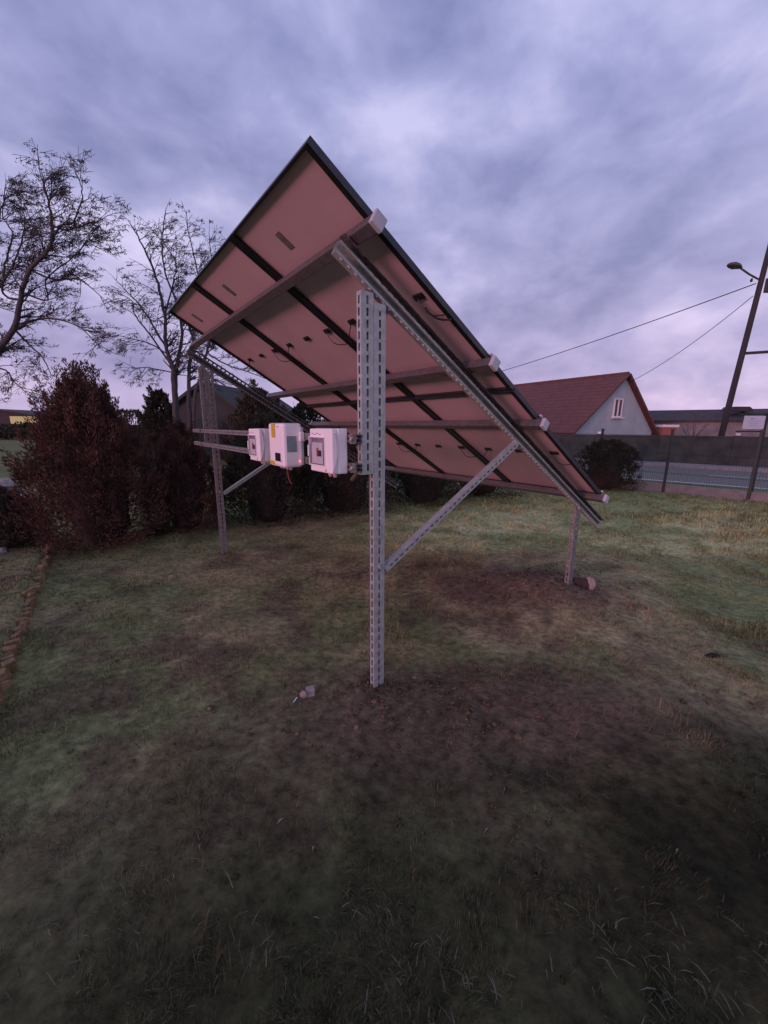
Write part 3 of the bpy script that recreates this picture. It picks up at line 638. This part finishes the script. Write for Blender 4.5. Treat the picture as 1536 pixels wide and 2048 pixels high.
# ------------------------------------------------------------------ bare trees
def tree(name, label, base, limbs, seed, twig=1.0, pods=1.0, dens=1.0, levels=3):
    """limbs: polylines of (point, radius); side shoots grow from them recursively, dry pods hang on the twigs"""
    rd = random.Random(seed); t = thing(name, label, 'tree', base)
    trunk = MB(); small = MB(); PP = []; PD_ = []; PL = []
    def wob(d, a): return (d+Vector((rd.gauss(0, a), rd.gauss(0, a), rd.gauss(0, a)))).normalized()
    def shoot(p, d, ln, r, lev):
        n = max(3, int(ln/.13)); pts = [p.copy()]; rr = [r]; q = p.copy()
        for i in range(n):
            d = wob(d, .17); d = (d+Vector((0, 0, .03 if lev < 2 else -.02))).normalized(); q = q+d*(ln/n); pts.append(q.copy()); rr.append(max(.0030, r*(1-.75*(i+1)/n)))
        small.tube(pts, rr, 4 if r < .02 else 6, False)
        if lev < levels:
            k = max(2, int(ln*6.5*dens))
            for _ in range(k):
                i = rd.randint(1, n-1); dd = (pts[min(i+1, n)]-pts[i]).normalized(); a = wob(dd.orthogonal(), .9); a = (a-dd*a.dot(dd)).normalized()
                shoot(pts[i], (dd*rd.uniform(.35, .9)+a*rd.uniform(.5, 1.0)).normalized(), ln*rd.uniform(.32, .62)*twig, rr[i]*.6, lev+1)
        if lev >= levels-1:
            for _ in range(int(rd.uniform(0, 2.2)*pods)):
                i = rd.randint(max(1, n//2), n); b = pts[i]
                for _ in range(rd.randint(1, 4)):
                    PP.append([b.x+rd.gauss(0, .02), b.y+rd.gauss(0, .02), b.z]); PD_.append([rd.gauss(0, .6), rd.gauss(0, .6), -.6+rd.gauss(0, .5)]); PL.append(rd.uniform(.02, .06))
    for pl in limbs:
        pts = [p for p, _ in pl]; rr = [r*.52 for _, r in pl]; fine = []; fr = []
        for i in range(len(pts)-1):
            m = 6
            for k in range(m):
                f = k/m; p0 = pts[max(i-1, 0)]; p1 = pts[i]; p2 = pts[i+1]; p3 = pts[min(i+2, len(pts)-1)]
                q = .5*((2*p1)+(p2-p0)*f+(2*p0-5*p1+4*p2-p3)*f*f+(3*p1-p0-3*p2+p3)*f**3); fine.append(q+Vector((rd.gauss(0, .008), rd.gauss(0, .008), 0))); fr.append(rr[i]*(1-f)+rr[i+1]*f)
        fine.append(pts[-1]); fr.append(rr[-1]); trunk.tube(fine, fr, 8, False)
        tot = sum((fine[i+1]-fine[i]).length for i in range(len(fine)-1)); k = int(tot*5.2*dens)
        for _ in range(k):
            i = int(rd.uniform(.22, 1)*(len(fine)-2)); d = (fine[i+1]-fine[i]).normalized(); a = wob(d.orthogonal(), .9); a = (a-d*a.dot(d)).normalized()
            if fr[i] > .085: continue
            shoot(fine[i], (d*rd.uniform(.4, .9)+a*rd.uniform(.5, 1)+Vector((0, 0, .02))).normalized(), rd.uniform(.3, .72)*twig, max(.008, fr[i]*.42), 1)
        shoot(fine[-1], (fine[-1]-fine[-3]).normalized(), .3*twig, fr[-1]*.9, 1)
    trunk.build('trunk', BARK, t, True); tag(small.build('branches', BARK, t, True), kind='stuff')
    if PP: tag(fronds(np.array(PP), np.array(PD_), np.array(PL), np.array(PL)*.16, 'dry_pods', POD, t), kind='stuff')
    return t
def PL_(depth, seed, *pp):
    """polyline through pixels around a depth; limbs spread in depth as they leave the trunk"""
    rd = random.Random(seed); out = []; dd = 0; dr = rd.uniform(-1, 1)*.15
    for i, (x, y, r) in enumerate(pp):
        out.append((at(x, y, depth+dd), r)); dd += dr
    return out
D1 = 9.0
b1 = at(-95, 900, D1); b1.z = 0
lt = [[(b1, .17)]+PL_(D1, 1, (-70, 800, .15), (-25, 725, .12), (25, 662, .10), (45, 585, .08), (60, 540, .07), (100, 492, .055), (103, 440, .045), (92, 385, .03), (84, 345, .015)),
      PL_(D1, 2, (42, 600, .05), (8, 588, .04), (10, 530, .035), (25, 470, .03), (5, 430, .02), (14, 385, .012)),
      PL_(D1, 3, (100, 492, .04), (118, 455, .035), (150, 440, .028), (165, 385, .02), (150, 345, .01)),
      PL_(D1, 4, (28, 660, .05), (70, 640, .04), (110, 638, .03), (160, 655, .02), (205, 700, .01)),
      PL_(D1, 5, (30, 660, .05), (60, 690, .035), (85, 715, .025), (105, 755, .012)),
      PL_(D1, 6, (62, 540, .04), (110, 560, .03), (160, 560, .024), (215, 605, .01)),
      PL_(D1, 7, (-20, 720, .06), (-25, 620, .05), (8, 560, .04), (30, 520, .03), (50, 450, .02), (36, 395, .01)),
      PL_(D1, 8, (45, 585, .04), (95, 600, .03), (92, 560, .025), (140, 520, .02), (185, 470, .01)),
      PL_(D1, 9, (-30, 735, .05), (10, 740, .03), (35, 770, .02), (70, 800, .01)),
      PL_(D1, 10, (103, 450, .035), (135, 460, .03), (190, 445, .02), (208, 470, .01)),
      PL_(D1, 12, (-10, 600, .05), (-20, 500, .04), (-5, 450, .03), (5, 410, .02), (12, 370, .01))]
tree('bare_tree', 'large bare tree with dangling pods reaching in from left edge', b1, lt, 3, 1.0, 1.7, 1.6)
D2 = 10.6
b2 = at(355, 905, D2); b2.z = 0
mt = [[(b2, .17)]+PL_(D2, 21, (350, 800, .15), (345, 735, .10), (332, 695, .085), (329, 630, .07), (312, 555, .055), (285, 490, .035), (262, 450, .015)),
      PL_(D2, 22, (350, 790, .11), (353, 740, .09), (364, 665, .07), (352, 600, .05), (328, 540, .04), (325, 470, .03), (333, 415, .012)),
      [(b2+Vector((.3, .1, 0)), .12)]+PL_(D2+.1, 23, (378, 800, .10), (379, 740, .085), (386, 680, .07), (375, 630, .05), (395, 560, .04), (385, 500, .03), (372, 440, .014)),
      [(b2+Vector((.42, .1, 0)), .11)]+PL_(D2+.1, 24, (388, 810, .09), (404, 745, .075), (416, 695, .06), (430, 620, .045), (425, 540, .03), (418, 465, .012)),
      PL_(D2, 25, (335, 700, .06), (305, 650, .045), (280, 610, .035), (255, 585, .022), (225, 552, .01)),
      PL_(D2, 26, (342, 730, .05), (300, 670, .04), (270, 630, .03), (262, 600, .02), (220, 580, .01)),
      PL_(D2, 27, (346, 745, .03), (310, 738, .024), (285, 735, .018), (258, 745, .008)),
      PL_(D2, 28, (345, 715, .035), (305, 690, .028), (275, 680, .02), (240, 672, .01)),
      PL_(D2, 29, (404, 745, .035), (440, 765, .028), (470, 785, .02), (490, 810, .008)),
      PL_(D2, 30, (412, 705, .04), (455, 730, .03), (500, 745, .022), (550, 765, .01)),
      PL_(D2, 31, (329, 630, .04), (345, 570, .032), (350, 520, .025), (300, 455, .012)),
      PL_(D2, 32, (386, 680, .04), (405, 610, .03), (398, 540, .02), (420, 500, .01))]
tree('bare_tree', 'bare many-stemmed tree rising behind the far tall post', b2, mt, 8, .95, 1.5, 1.4)
def simple_tree(name, label, base, h, seed):
    rd = random.Random(seed); base = Vector(base); limbs = []; top = base+Vector((0, 0, h*.45))
    limbs.append([(base, h*.022), (base+Vector((.05, 0, h*.25)), h*.018), (top, h*.014)])
    for k in range(6):
        a = rd.uniform(0, 6.28); e = top+Vector((math.cos(a)*h*.28, math.sin(a)*h*.28, h*rd.uniform(.25, .5))); s = base.lerp(top, rd.uniform(.6, 1))
        limbs.append([(s, h*.011), ((s+e)/2+Vector((0, 0, -h*.03)), h*.008), (e, h*.004)])
    return tree(name, label, base, limbs, seed, h*.16, .3, .8, 2)
p = at(296, 870, 26); simple_tree('bare_tree', 'small distant bare tree right of the big bronze shrub', (p.x, p.y, 0), 4.0, 4)
p = at(1388, 868, 19.5); simple_tree('bare_tree', 'thin bare tree in front of the grey barn wall', (p.x, p.y, 0), 2.6, 5)
p = at(630, 860, 14); simple_tree('bare_tree', 'small bare tree seen below the far sloping beam', (p.x, p.y, 0), 2.7, 6)

# ------------------------------------------------------------------ stones, edging, litter
def edging():
    t = thing('brick_edging', 'low saw-toothed ochre brick edging beside the left bed', 'edging', (E0+E1)/2)
    ln = (E1-E0).length; n = int(ln/.062)
    for k in range(n):
        c = E0+ED*(k*.062+random.uniform(-.018, .018))+EN*random.uniform(-.018, .018); z = gz1(c.x-EN.x*.12, c.y-EN.y*.12)+.022+random.uniform(-.018, .018)
        a = R(55)+random.uniform(-.9, .9); X = (ED*math.cos(a)+EN*math.sin(a)); Y = Vector((-X.y, X.x, 0)); tl = random.uniform(-.14, .14); Z = (Vector((0, 0, 1))+X*tl*2.2+Y*random.uniform(-.35, .35)).normalized(); X = Y.cross(Z).normalized(); Y = Z.cross(X)
        if random.random() < .04: continue
        MB().box(Vector((c.x, c.y, z+random.uniform(-.012, .018))), random.uniform(.045, .085), random.uniform(.028, .045), .11, X, Y, Z).build('brick', BRICK, t, bevel=.006)
edging()
def rock(name, label, p, rx, ry, rz, seed, m=STONE, group=None, sink=.3):
    p = Vector(p); o = MB().blob((0, 0, 0), rx, ry, rz, seed, .32, 11, 7).build(name, m, None, False, bevel=rx*.06); o.location = p+Vector((0, 0, rz*(1-sink))); return tag(o, label, 'stone', group)
for i, (px, py, s, lab) in enumerate(((52, 1035, .16, 'pale rockery stone nearest the big bronze shrub, upper one'), (74, 1062, .14, 'pale rockery stone nearest the big bronze shrub, lower one'), (8, 1050, .14, 'pale rockery stone at the left edge, upper one'), (3, 1110, .07, 'pale rockery stone at the left edge, lowest one'), (55, 1003, .19, 'pale grey stone farther back in the left rockery'), (20, 985, .3, 'broad grey stone at back of left rockery'))):
    q = gp(px, py); rock('stone', lab, q, s, s*.8, s*.75, 40+i, STONE, 'rockery stones')
q = gp(1178, 1186); rock('stone', 'large pale pinkish stone at foot of short front post', q, .045, .07, .08, 50, STONEP)
q = gp(1158, 1183); rock('stone', 'dark soil-covered clod beside the pale stone at short post', q, .085, .08, .06, 51, mat('dark_clod', (.06, .038, .035), (.04, .026, .024), 20, .95, 0, .6, 50))
q = gp(1425, 1318); rock('stone', 'dark flat clod on the trodden lawn at right', q, .045, .035, .028, 52, mat('black_clod', (.02, .018, .017), (.012, .011, .01), 20, .95))
def litter():
    p = gp(617, 1386); t = thing('broken_brick', 'small pinkish broken hollow brick lying left of near post', 'brick', p)
    MB().box(p+Vector((.012, 0, .035)), .055, .05, .06, Vector((.95, .3, 0)).normalized(), Vector((-.3, .95, 0)).normalized()).build('block', STONEP, t, bevel=.008)
    MB().tube([p+Vector((-.02, -.03, .045)), p+Vector((-.026, -.05, .046))], [.024, .022], 12).build('round_end', STONEP, t, True)
    p = gp(588, 1400); o = MB().tube([p+Vector((-.012, -.02, .012)), p+Vector((0, 0, .02)), p+Vector((.014, .022, .03))], .004, 6).build('plastic_offcut', WINDW); tag(o, 'tiny white plastic strip lying by the broken brick', 'offcut')
    for i, (px, py) in enumerate(((778, 1822), (626, 1690), (632, 1830), (1352, 1710), (272, 1190), (395, 1155), (318, 1185), (690, 1338), (1455, 1333), (972, 1661), (195, 1632), (130, 1478), (240, 1205), (560, 1640))):
        p = gp(px, py); a = random.uniform(0, 3.1); d = Vector((math.cos(a), math.sin(a), .1)); l = random.uniform(.010, .022); w = random.uniform(.0025, .005); s = Vector((-d.y, d.x, .3)).normalized()
        z = Vector((0, 0, .028)); mb = MB(); mb.v += [p+z-d*l, p+z+s*w+Vector((0, 0, .006)), p+z+d*l, p+z-s*w+Vector((0, 0, .006)), p+z]; mb.f += [(0, 1, 4), (1, 2, 4), (2, 3, 4), (3, 0, 4)]
        places = ('lying lowest in the middle of the dark foreground', 'in the foreground straight below the broken brick', 'pale curl low in the foreground left of centre', 'among clods at lower right', 'in the pale scatter left of far post', 'nearest the foot of far tall post', 'in the middle of pale scatter left of far post', 'beside the soil left of near post', 'beside the dark clod at right', 'right of centre in the dark foreground', 'on dark soil at lower left', 'in the grass tuft at lower left', 'leftmost of the pale scatter near brick edging', 'just left of centre in the foreground')
        o = mb.build('dry_leaf', STONE if i % 2 else mat('dry_leaf', (.34, .30, .22), (.24, .2, .15), 30, .8)); tag(o, 'pale dry leaf '+places[i], 'leaf', 'pale dry leaves on the lawn')
litter()

# ------------------------------------------------------------------ mounting frame of slotted galvanised channel
def plate(mb, p0, ax, wx, length, width, slot=None):
    """sheet from p0 along ax (length) and wx (width, centred); slot = (pitch, slot length, slot width, offset across)"""
    ax = Vector(ax).normalized(); wx = Vector(wx).normalized(); P = lambda l, w: p0+ax*l+wx*w
    if not slot: mb.quad(P(0, -width/2), P(length, -width/2), P(length, width/2), P(0, width/2)); return
    pitch, sl, sw, o = slot; a, b = o-sw/2, o+sw/2
    mb.quad(P(0, -width/2), P(length, -width/2), P(length, a), P(0, a)); mb.quad(P(0, b), P(length, b), P(length, width/2), P(0, width/2))
    l = 0; n = int(length/pitch); e0 = (length-n*pitch+(pitch-sl))/2
    prev = 0
    for k in range(n):
        s = e0+k*pitch; mb.quad(P(prev, a), P(s, a), P(s, b), P(prev, b)); prev = s+sl
    mb.quad(P(prev, a), P(length, a), P(length, b), P(prev, b))
SLOT = (.058, .040, .0145, 0)
frame = thing('mounting_frame', 'galvanised slotted steel frame of posts, beams and braces carrying the solar panels', 'frame', foot((A1+A2)/2, YT))
Zv = Vector((0, 0, 1)); RN = -.16
def channel(a, b, X, Y, w, d, name, m=ZINC, slots=(True, True), parent=frame, sl=SLOT, lip=.012):
    """C profile from a to b: closed face at -X side (width d along Y), flanges at both Y ends, lips at the open +X side"""
    ax = (b-a); ln = ax.length; mb = MB()
    plate(mb, a-X*(w/2), ax, Y, ln, d, sl if slots[0] else None)
    for s in (-1, 1):
        plate(mb, a+Y*(s*d/2), ax, X, ln, w, sl if slots[1] else None)
        plate(mb, a+X*(w/2)+Y*(s*(d/2-lip/2)), ax, Y, ln, lip)
    return mb.build(name, m, parent, solid=.0024)
def rafter_z(y, n=RN): return O.z+y*math.tan(TH)+n/math.cos(TH)
for a in (A1, A2):
    ztop = rafter_z(YT-.041, -.218)
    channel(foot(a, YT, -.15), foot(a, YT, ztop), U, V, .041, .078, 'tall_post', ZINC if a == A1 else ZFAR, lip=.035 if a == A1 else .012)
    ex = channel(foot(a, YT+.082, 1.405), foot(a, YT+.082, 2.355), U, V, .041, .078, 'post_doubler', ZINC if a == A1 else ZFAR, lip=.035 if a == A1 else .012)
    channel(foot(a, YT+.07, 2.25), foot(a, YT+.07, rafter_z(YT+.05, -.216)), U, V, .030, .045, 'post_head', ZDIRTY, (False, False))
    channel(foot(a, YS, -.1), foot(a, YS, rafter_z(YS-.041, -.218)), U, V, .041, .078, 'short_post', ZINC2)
    # rafter: lower channel with its open lips to the near side, recessed slotted web, top flange
    rt, rb = (3.235, -.518) if a == A1 else (3.21, -.518)
    P = lambda t, n, u=0: O+U*(a+u)+T*t+NN*n
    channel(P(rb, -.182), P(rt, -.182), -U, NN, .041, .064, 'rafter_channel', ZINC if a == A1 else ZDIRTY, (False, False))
    mb = MB(); plate(mb, P(rb, -.131, .012), T, NN, rt-rb, .037, (.05, .03, .012, .006) if a == A1 else (.055, .037, .020, .002)); mb.build('rafter_web', ZDIRTY, frame, solid=.003)
    mb = MB(); plate(mb, P(rb, -.1105), T, U, rt-rb, .05); mb.build('rafter_top_flange', ZDIRTY, frame, solid=.004)
    rv = MB(); k = 0
    while rb+.06+k*.05 < rt:
        c = P(rb+.06+k*.05, -.2165, -.012); rv.tube([c-T*.007, c+T*.007], .0042, 6); k += 1
    tag(rv.build('slot_glints', WINDW if a == A1 else ZINC, frame), kind='stuff')  # pale beads stand in for light caught on the slot edges
    # diagonal brace
    p0 = foot(a, YT-.05, .80); p1 = P(1.363, -.215)+Zv*.0
    X = U; Yb = (p1-p0).normalized().cross(U).normalized()
    channel(p0, p1, X, Yb, .041, .041, 'brace', ZINC, (True, False), sl=(.05, .026, .012, .0))
    # bolts at the joints
    for (c, d) in ((foot(a-.024, YT, .83), U), (foot(a-.024, YT, ztop-.03), U), (foot(a-.024, YS, rafter_z(YS, -.23)), U)):
        MB().tube([c-d*.008, c+d*.006], .011, 6).build('bolt', ZINC, frame)
# purlins with plastic end caps
PT = (3.177, 2.121, 1.390, .020); PB0, PB1 = -.062, 3.635
for t_ in PT:
    a = O+U*PB0+T*t_+NN*(-.067); b = O+U*PB1+T*t_+NN*(-.067)
    mb = MB().box((a+b)/2, .060, .058, (b-a).length-.02, T, NN, U); pu = mb.build('purlin', ZPUR, frame, bevel=.004)
    for e, s in ((a, 1), (b, -1)): MB().box(e-U*s*.004, .072, .072, .028, T, NN, U).build('end_cap', CAP, pu, bevel=.006)
# the two cross rails for the boxes
RZ = (1.605, 1.445); VR = YT+.082+.041+.0205
for z in RZ:
    a = foot(.105, VR, z); b = foot(3.98, VR, z)
    channel(a, b, -V, Zv, .041, .041, 'cross_rail', ZINC2, (True, False), sl=(.04, .018, .012, 0))
    for s in (A1, A2):
        c = foot(s, VR+.024, z); MB().box(c, .062, .006, .056, U, V).build('clamp_plate', ZDIRTY, frame); MB().tube([c, c+V*.016], .011, 6).build('bolt', ZINC, frame)

# ------------------------------------------------------------------ solar panels
PW = 1.0422; GAP = .02; LT = 3.565; PLn = (LT-.02)/2
cols_ = ('nearest column', 'middle column', 'farthest column')
def panel(i, j):
    s0 = i*(PW+GAP); t0 = j*(PLn+.02); P = lambda s, t, n: O+U*(s0+s)+T*(t0+t)+NN*n
    t = thing('solar_panel', 'solar panel seen from its pinkish-white back, %s row, %s' % ('upper' if j else 'lower', cols_[i]), 'solar panel', P(PW/2, 0, -.035), 'solar panels on the tilted frame')
    fr = MB(); h = .035
    for s, w in ((.004, .008), (PW-.004, .008)): fr.box(P(s, PLn/2, -h/2), w, PLn, h, U, T, NN)
    for tt in (.004, PLn-.004): fr.box(P(PW/2, tt, -h/2), PW-.016, .008, h, U, T, NN)
    fr.build('frame', GREYFR, t)
    lp = MB()
    for s in (.017, PW-.017): lp.box(P(s, PLn/2, -h+.001), .034, PLn-.002, .002, U, T, NN)
    for tt in (.008, PLn-.008): lp.box(P(PW/2, tt, -h+.0012), PW-.07, .015, .002, U, T, NN)
    lp.build('frame_lip', BLACKFR, t)
    MB().box(P(PW/2, PLn/2, -.004), PW-.016, PLn-.016, .006, U, T, NN).build('glass', GLASS, t)
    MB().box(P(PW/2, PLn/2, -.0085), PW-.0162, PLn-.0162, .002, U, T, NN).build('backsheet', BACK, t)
    tj = 2.705-(PLn+.02) if j else .83
    for k, s in enumerate((.125, .475, .83)):
        b = MB().box(P(s, tj, -.0165), .075, .040, .014, U, T, NN).build('junction_box', BLACKPL, t, bevel=.004)
        MB().box(P(s+.02, tj-.006, -.026), .02, .018, .006, U, T, NN).build('box_lid', BLACKPL, b)
    # leads from the outer boxes to the frame
    for s, sg in ((.125, -1), (.83, 1)):
        e = .02 if sg < 0 else PW-.02; pts = []
        for k in range(9):
            f = k/8; q = P(s+(e-s)*f, tj-.16*f, -.03-.05*math.sin(math.pi*f)); pts.append(q)
        MB().tube(pts, .0035, 5).build('lead', BLACKPL, t)
    if j: MB().box(P(.69 if i == 0 else .71, 3.347-(PLn+.02), -.0115), .055, .11, .003, U, T, NN).build('label_sticker', LABELG, t, bevel=.001)
    for tt in ((PT[1], PT[0]) if j else (PT[3], PT[2])):
        if i == 0: MB().box(O+U*(-.010)+T*tt+NN*.004, .018, .03, .014, U, T, NN).build('end_clamp', CAP, t, bevel=.003)
for j in (0, 1):
    for i in range(3): panel(i, j)
# loose cable clipped along the near rafter and over to the panel edge
pts = [O+U*(A1-.03)+T*t_+NN*(-.128+.003*math.sin(t_*9)+.002*math.sin(t_*31)) for t_ in np.linspace(3.1, -.2, 60)]
tag(MB().tube(pts, .0045, 6).build('loose_cable', BLACKPL), 'black cable strapped along the near sloping beam', 'cable')
q0 = O+U*.09+T*2.66+NN*(-.06); pts = [q0+(O+U*.0+T*2.52+NN*(-.05)-q0)*f+NN*(-.03*math.sin(3.14*f)) for f in np.linspace(0, 1, 10)]
tag(MB().tube(pts, .006, 6).build('loose_cable', BLACKPL), 'short black lead between near beam and panel edge', 'cable')

# ------------------------------------------------------------------ electrical boxes on the rails
VB = VR+.0205+.004
def ebox(s0, s1, z0, z1, dp, label):
    c = foot((s0+s1)/2, VB+dp/2, (z0+z1)/2); w = s1-s0; h = z1-z0
    t = thing('fuse_box', label, 'electrical box', foot((s0+s1)/2, VB, z0), 'fuse boxes with a clear window')
    MB().box(c-V*(dp*.18), w, dp*.64, h, U, V).build('body', WHITEPL, t, bevel=.008)
    lid = MB().box(c+V*(dp*.32), w-.006, dp*.36, h-.004, U, V).build('lid', WHITEPL, t, bevel=.007)
    F = c+V*(dp/2)     # front plane
    # window: in the +U part of the lid (left in the picture)
    ww, wh = w*.68, h*.62; wc = F+U*(w*.145)+Zv*(-.005)
    MB().box(wc-V*.001, ww, .008, wh, U, V).build('window', SMOKE, t, bevel=.002)
    fr = MB()
    for sx in (-1, 1): fr.box(wc+U*(sx*(ww/2+.003))+V*.002, .005, .008, wh+.012, U, V)
    for sz in (-1, 1): fr.box(wc+Zv*(sz*(wh/2+.003))+V*.002, ww, .0078, .005, U, V)
    fr.build('window_rim', WHITEPL, t)
    MB().box(wc+V*.0035-U*.005-Zv*.01, ww*.72, .003, wh*.78, U, V).build('breaker_row', CAP, t)
    MB().box(wc+V*.006-U*.04-Zv*.01, .030, .008, .034, U, V).build('breaker_switch', BLACKPL, t, bevel=.002)
    MB().box(wc+V*.006-U*.012-Zv*.004, .02, .006, .05, U, V).build('breaker_switch', REDSW, t, bevel=.002)
    MB().box(wc+V*.005+U*.07+Zv*.055, .035, .003, .035, U, V).build('sticker', INK, t)
    MB().box(wc+U*(ww/2+.006)+V*.006, .012, .012, wh*.42, U, V).build('latch', WHITEPL, t, bevel=.002)
    pr = MB()
    for k in range(4): pr.box(F+U*(w*.36-k*.03)+Zv*(h*.385-(k % 2)*.006)+V*.0006, .024, .001, .0045, U, V)
    pr.build('printed_mark', INK, t)
    MB().tube([F-U*(w*.22)-Zv*(h*.43), F-U*(w*.22)-Zv*(h*.43)+V*.003], .007, 10).build('warning_dot', YELLOW, t)
    # curved lid edge on the near side
    e = c-U*(w/2+.001); pts = [e+V*(dp*.5)+Zv*(-h*.47), e+V*(dp*.30)+Zv*(-h*.28), e+V*(dp*.20)+Zv*(-h*.1), e+V*(dp*.20)+Zv*(h*.22), e+V*(dp*.36)+Zv*(h*.40)]
    MB().tube(pts, .0028, 6).build('lid_seam', CAP, t, True)
    for k in (-.25, -.05): g = foot((s0+s1)/2+k*w, VB+dp*.45, z0); MB().tube([g+Zv*.004, g-Zv*.012, g-Zv*.026], [.014, .014, .010], 10).build('cable_gland', GLAND, t, True)
    return t
ebox(.185, .452, 1.408, 1.660, .10, 'white fuse box with smoked window, nearest the near slotted post')
ebox(1.285, 1.525, 1.398, 1.650, .10, 'white fuse box with smoked window, partly hidden left of the inverter')
def inverter():
    s0, s1, z0, z1, dp = .755, 1.012, 1.398, 1.690, .135
    c = foot((s0+s1)/2, VB+dp/2, (z0+z1)/2); w = s1-s0; h = z1-z0; F = c+V*(dp/2)
    t = thing('inverter', 'white inverter box with yellow stickers and dark display between the fuse boxes', 'inverter', foot((s0+s1)/2, VB, z0))
    MB().box(c, w, dp, h, U, V).build('body', WHITEPL, t, bevel=.018)
    MB().box(c-V*(dp*.40)-Zv*.005, w+.05, dp*.16, h*.86, U, V).build('heat_sink', CAP, t, bevel=.004)
    MB().box(F+U*(w*.13)+Zv*(h*.33)+V*.0008, .066, .0016, h*.32, U, V).build('warning_sticker', YELLOW, t)
    MB().box(F+U*(w*.30)-Zv*(h*.42)+V*.0008, .09, .0016, h*.09, U, V).build('warning_sticker', YELLOW, t)
    MB().box(F-U*(w*.10)-Zv*(h*.27)+V*.001, .088, .004, .056, U, V).build('display', SCREEN, t, bevel=.001)
    pr = MB(); pr.box(F-U*(w*.16)+Zv*(h*.42)+V*.0006, .03, .001, .006, U, V); pr.box(F-U*(w*.33)-Zv*(h*.36)+V*.0006, .008, .001, .016, U, V); pr.build('printed_mark', INK, t)
    MB().box(c-U*(w/2+.0008)+V*.01+Zv*.01, .0016, dp*.52, h*.36, U, V).build('rating_label', BLUEG, t)
    MB().tube([c-U*(w/2-.002)-V*(dp*.36)-Zv*(h*.36), c-U*(w/2+.005)-V*(dp*.36)-Zv*(h*.36)], .008, 10).build('indicator', LED, t)
    MB().box(c-U*(w/2+.02)-V*(dp*.38)+Zv*(h*.2), .03, .03, .06, U, V).build('bracket', WHITEPL, t, bevel=.004)
    for k in (-.3, -.1, .12, .3): g = foot((s0+s1)/2+k*w, VB+dp*.5, z0); MB().tube([g+Zv*.004, g-Zv*.02], [.012, .011], 10).build('cable_gland', GLAND, t, True)
    g = foot((s0+s1)/2-.02, VB+dp*.5, z0-.02); pts = [g, g-Zv*.03, g-Zv*.06-U*.01, g-Zv*.085-U*.03, g-Zv*.095-U*.06]
    MB().tube(pts, .004, 6).build('hanging_wire', REDCABLE, t, True)
inverter()
# supply cable bundle behind the near fuse box
p0 = foot(.20, VR-.05, 1.56); pts = [p0, p0-Zv*.03-U*.03, p0-Zv*.09-U*.035, p0-Zv*.15, p0-Zv*.2+U*.06]
tag(MB().tube(pts, .012, 8).build('cable_bundle', ZINC2, None, True), 'grey cable bundle looping behind nearest fuse box', 'cable')
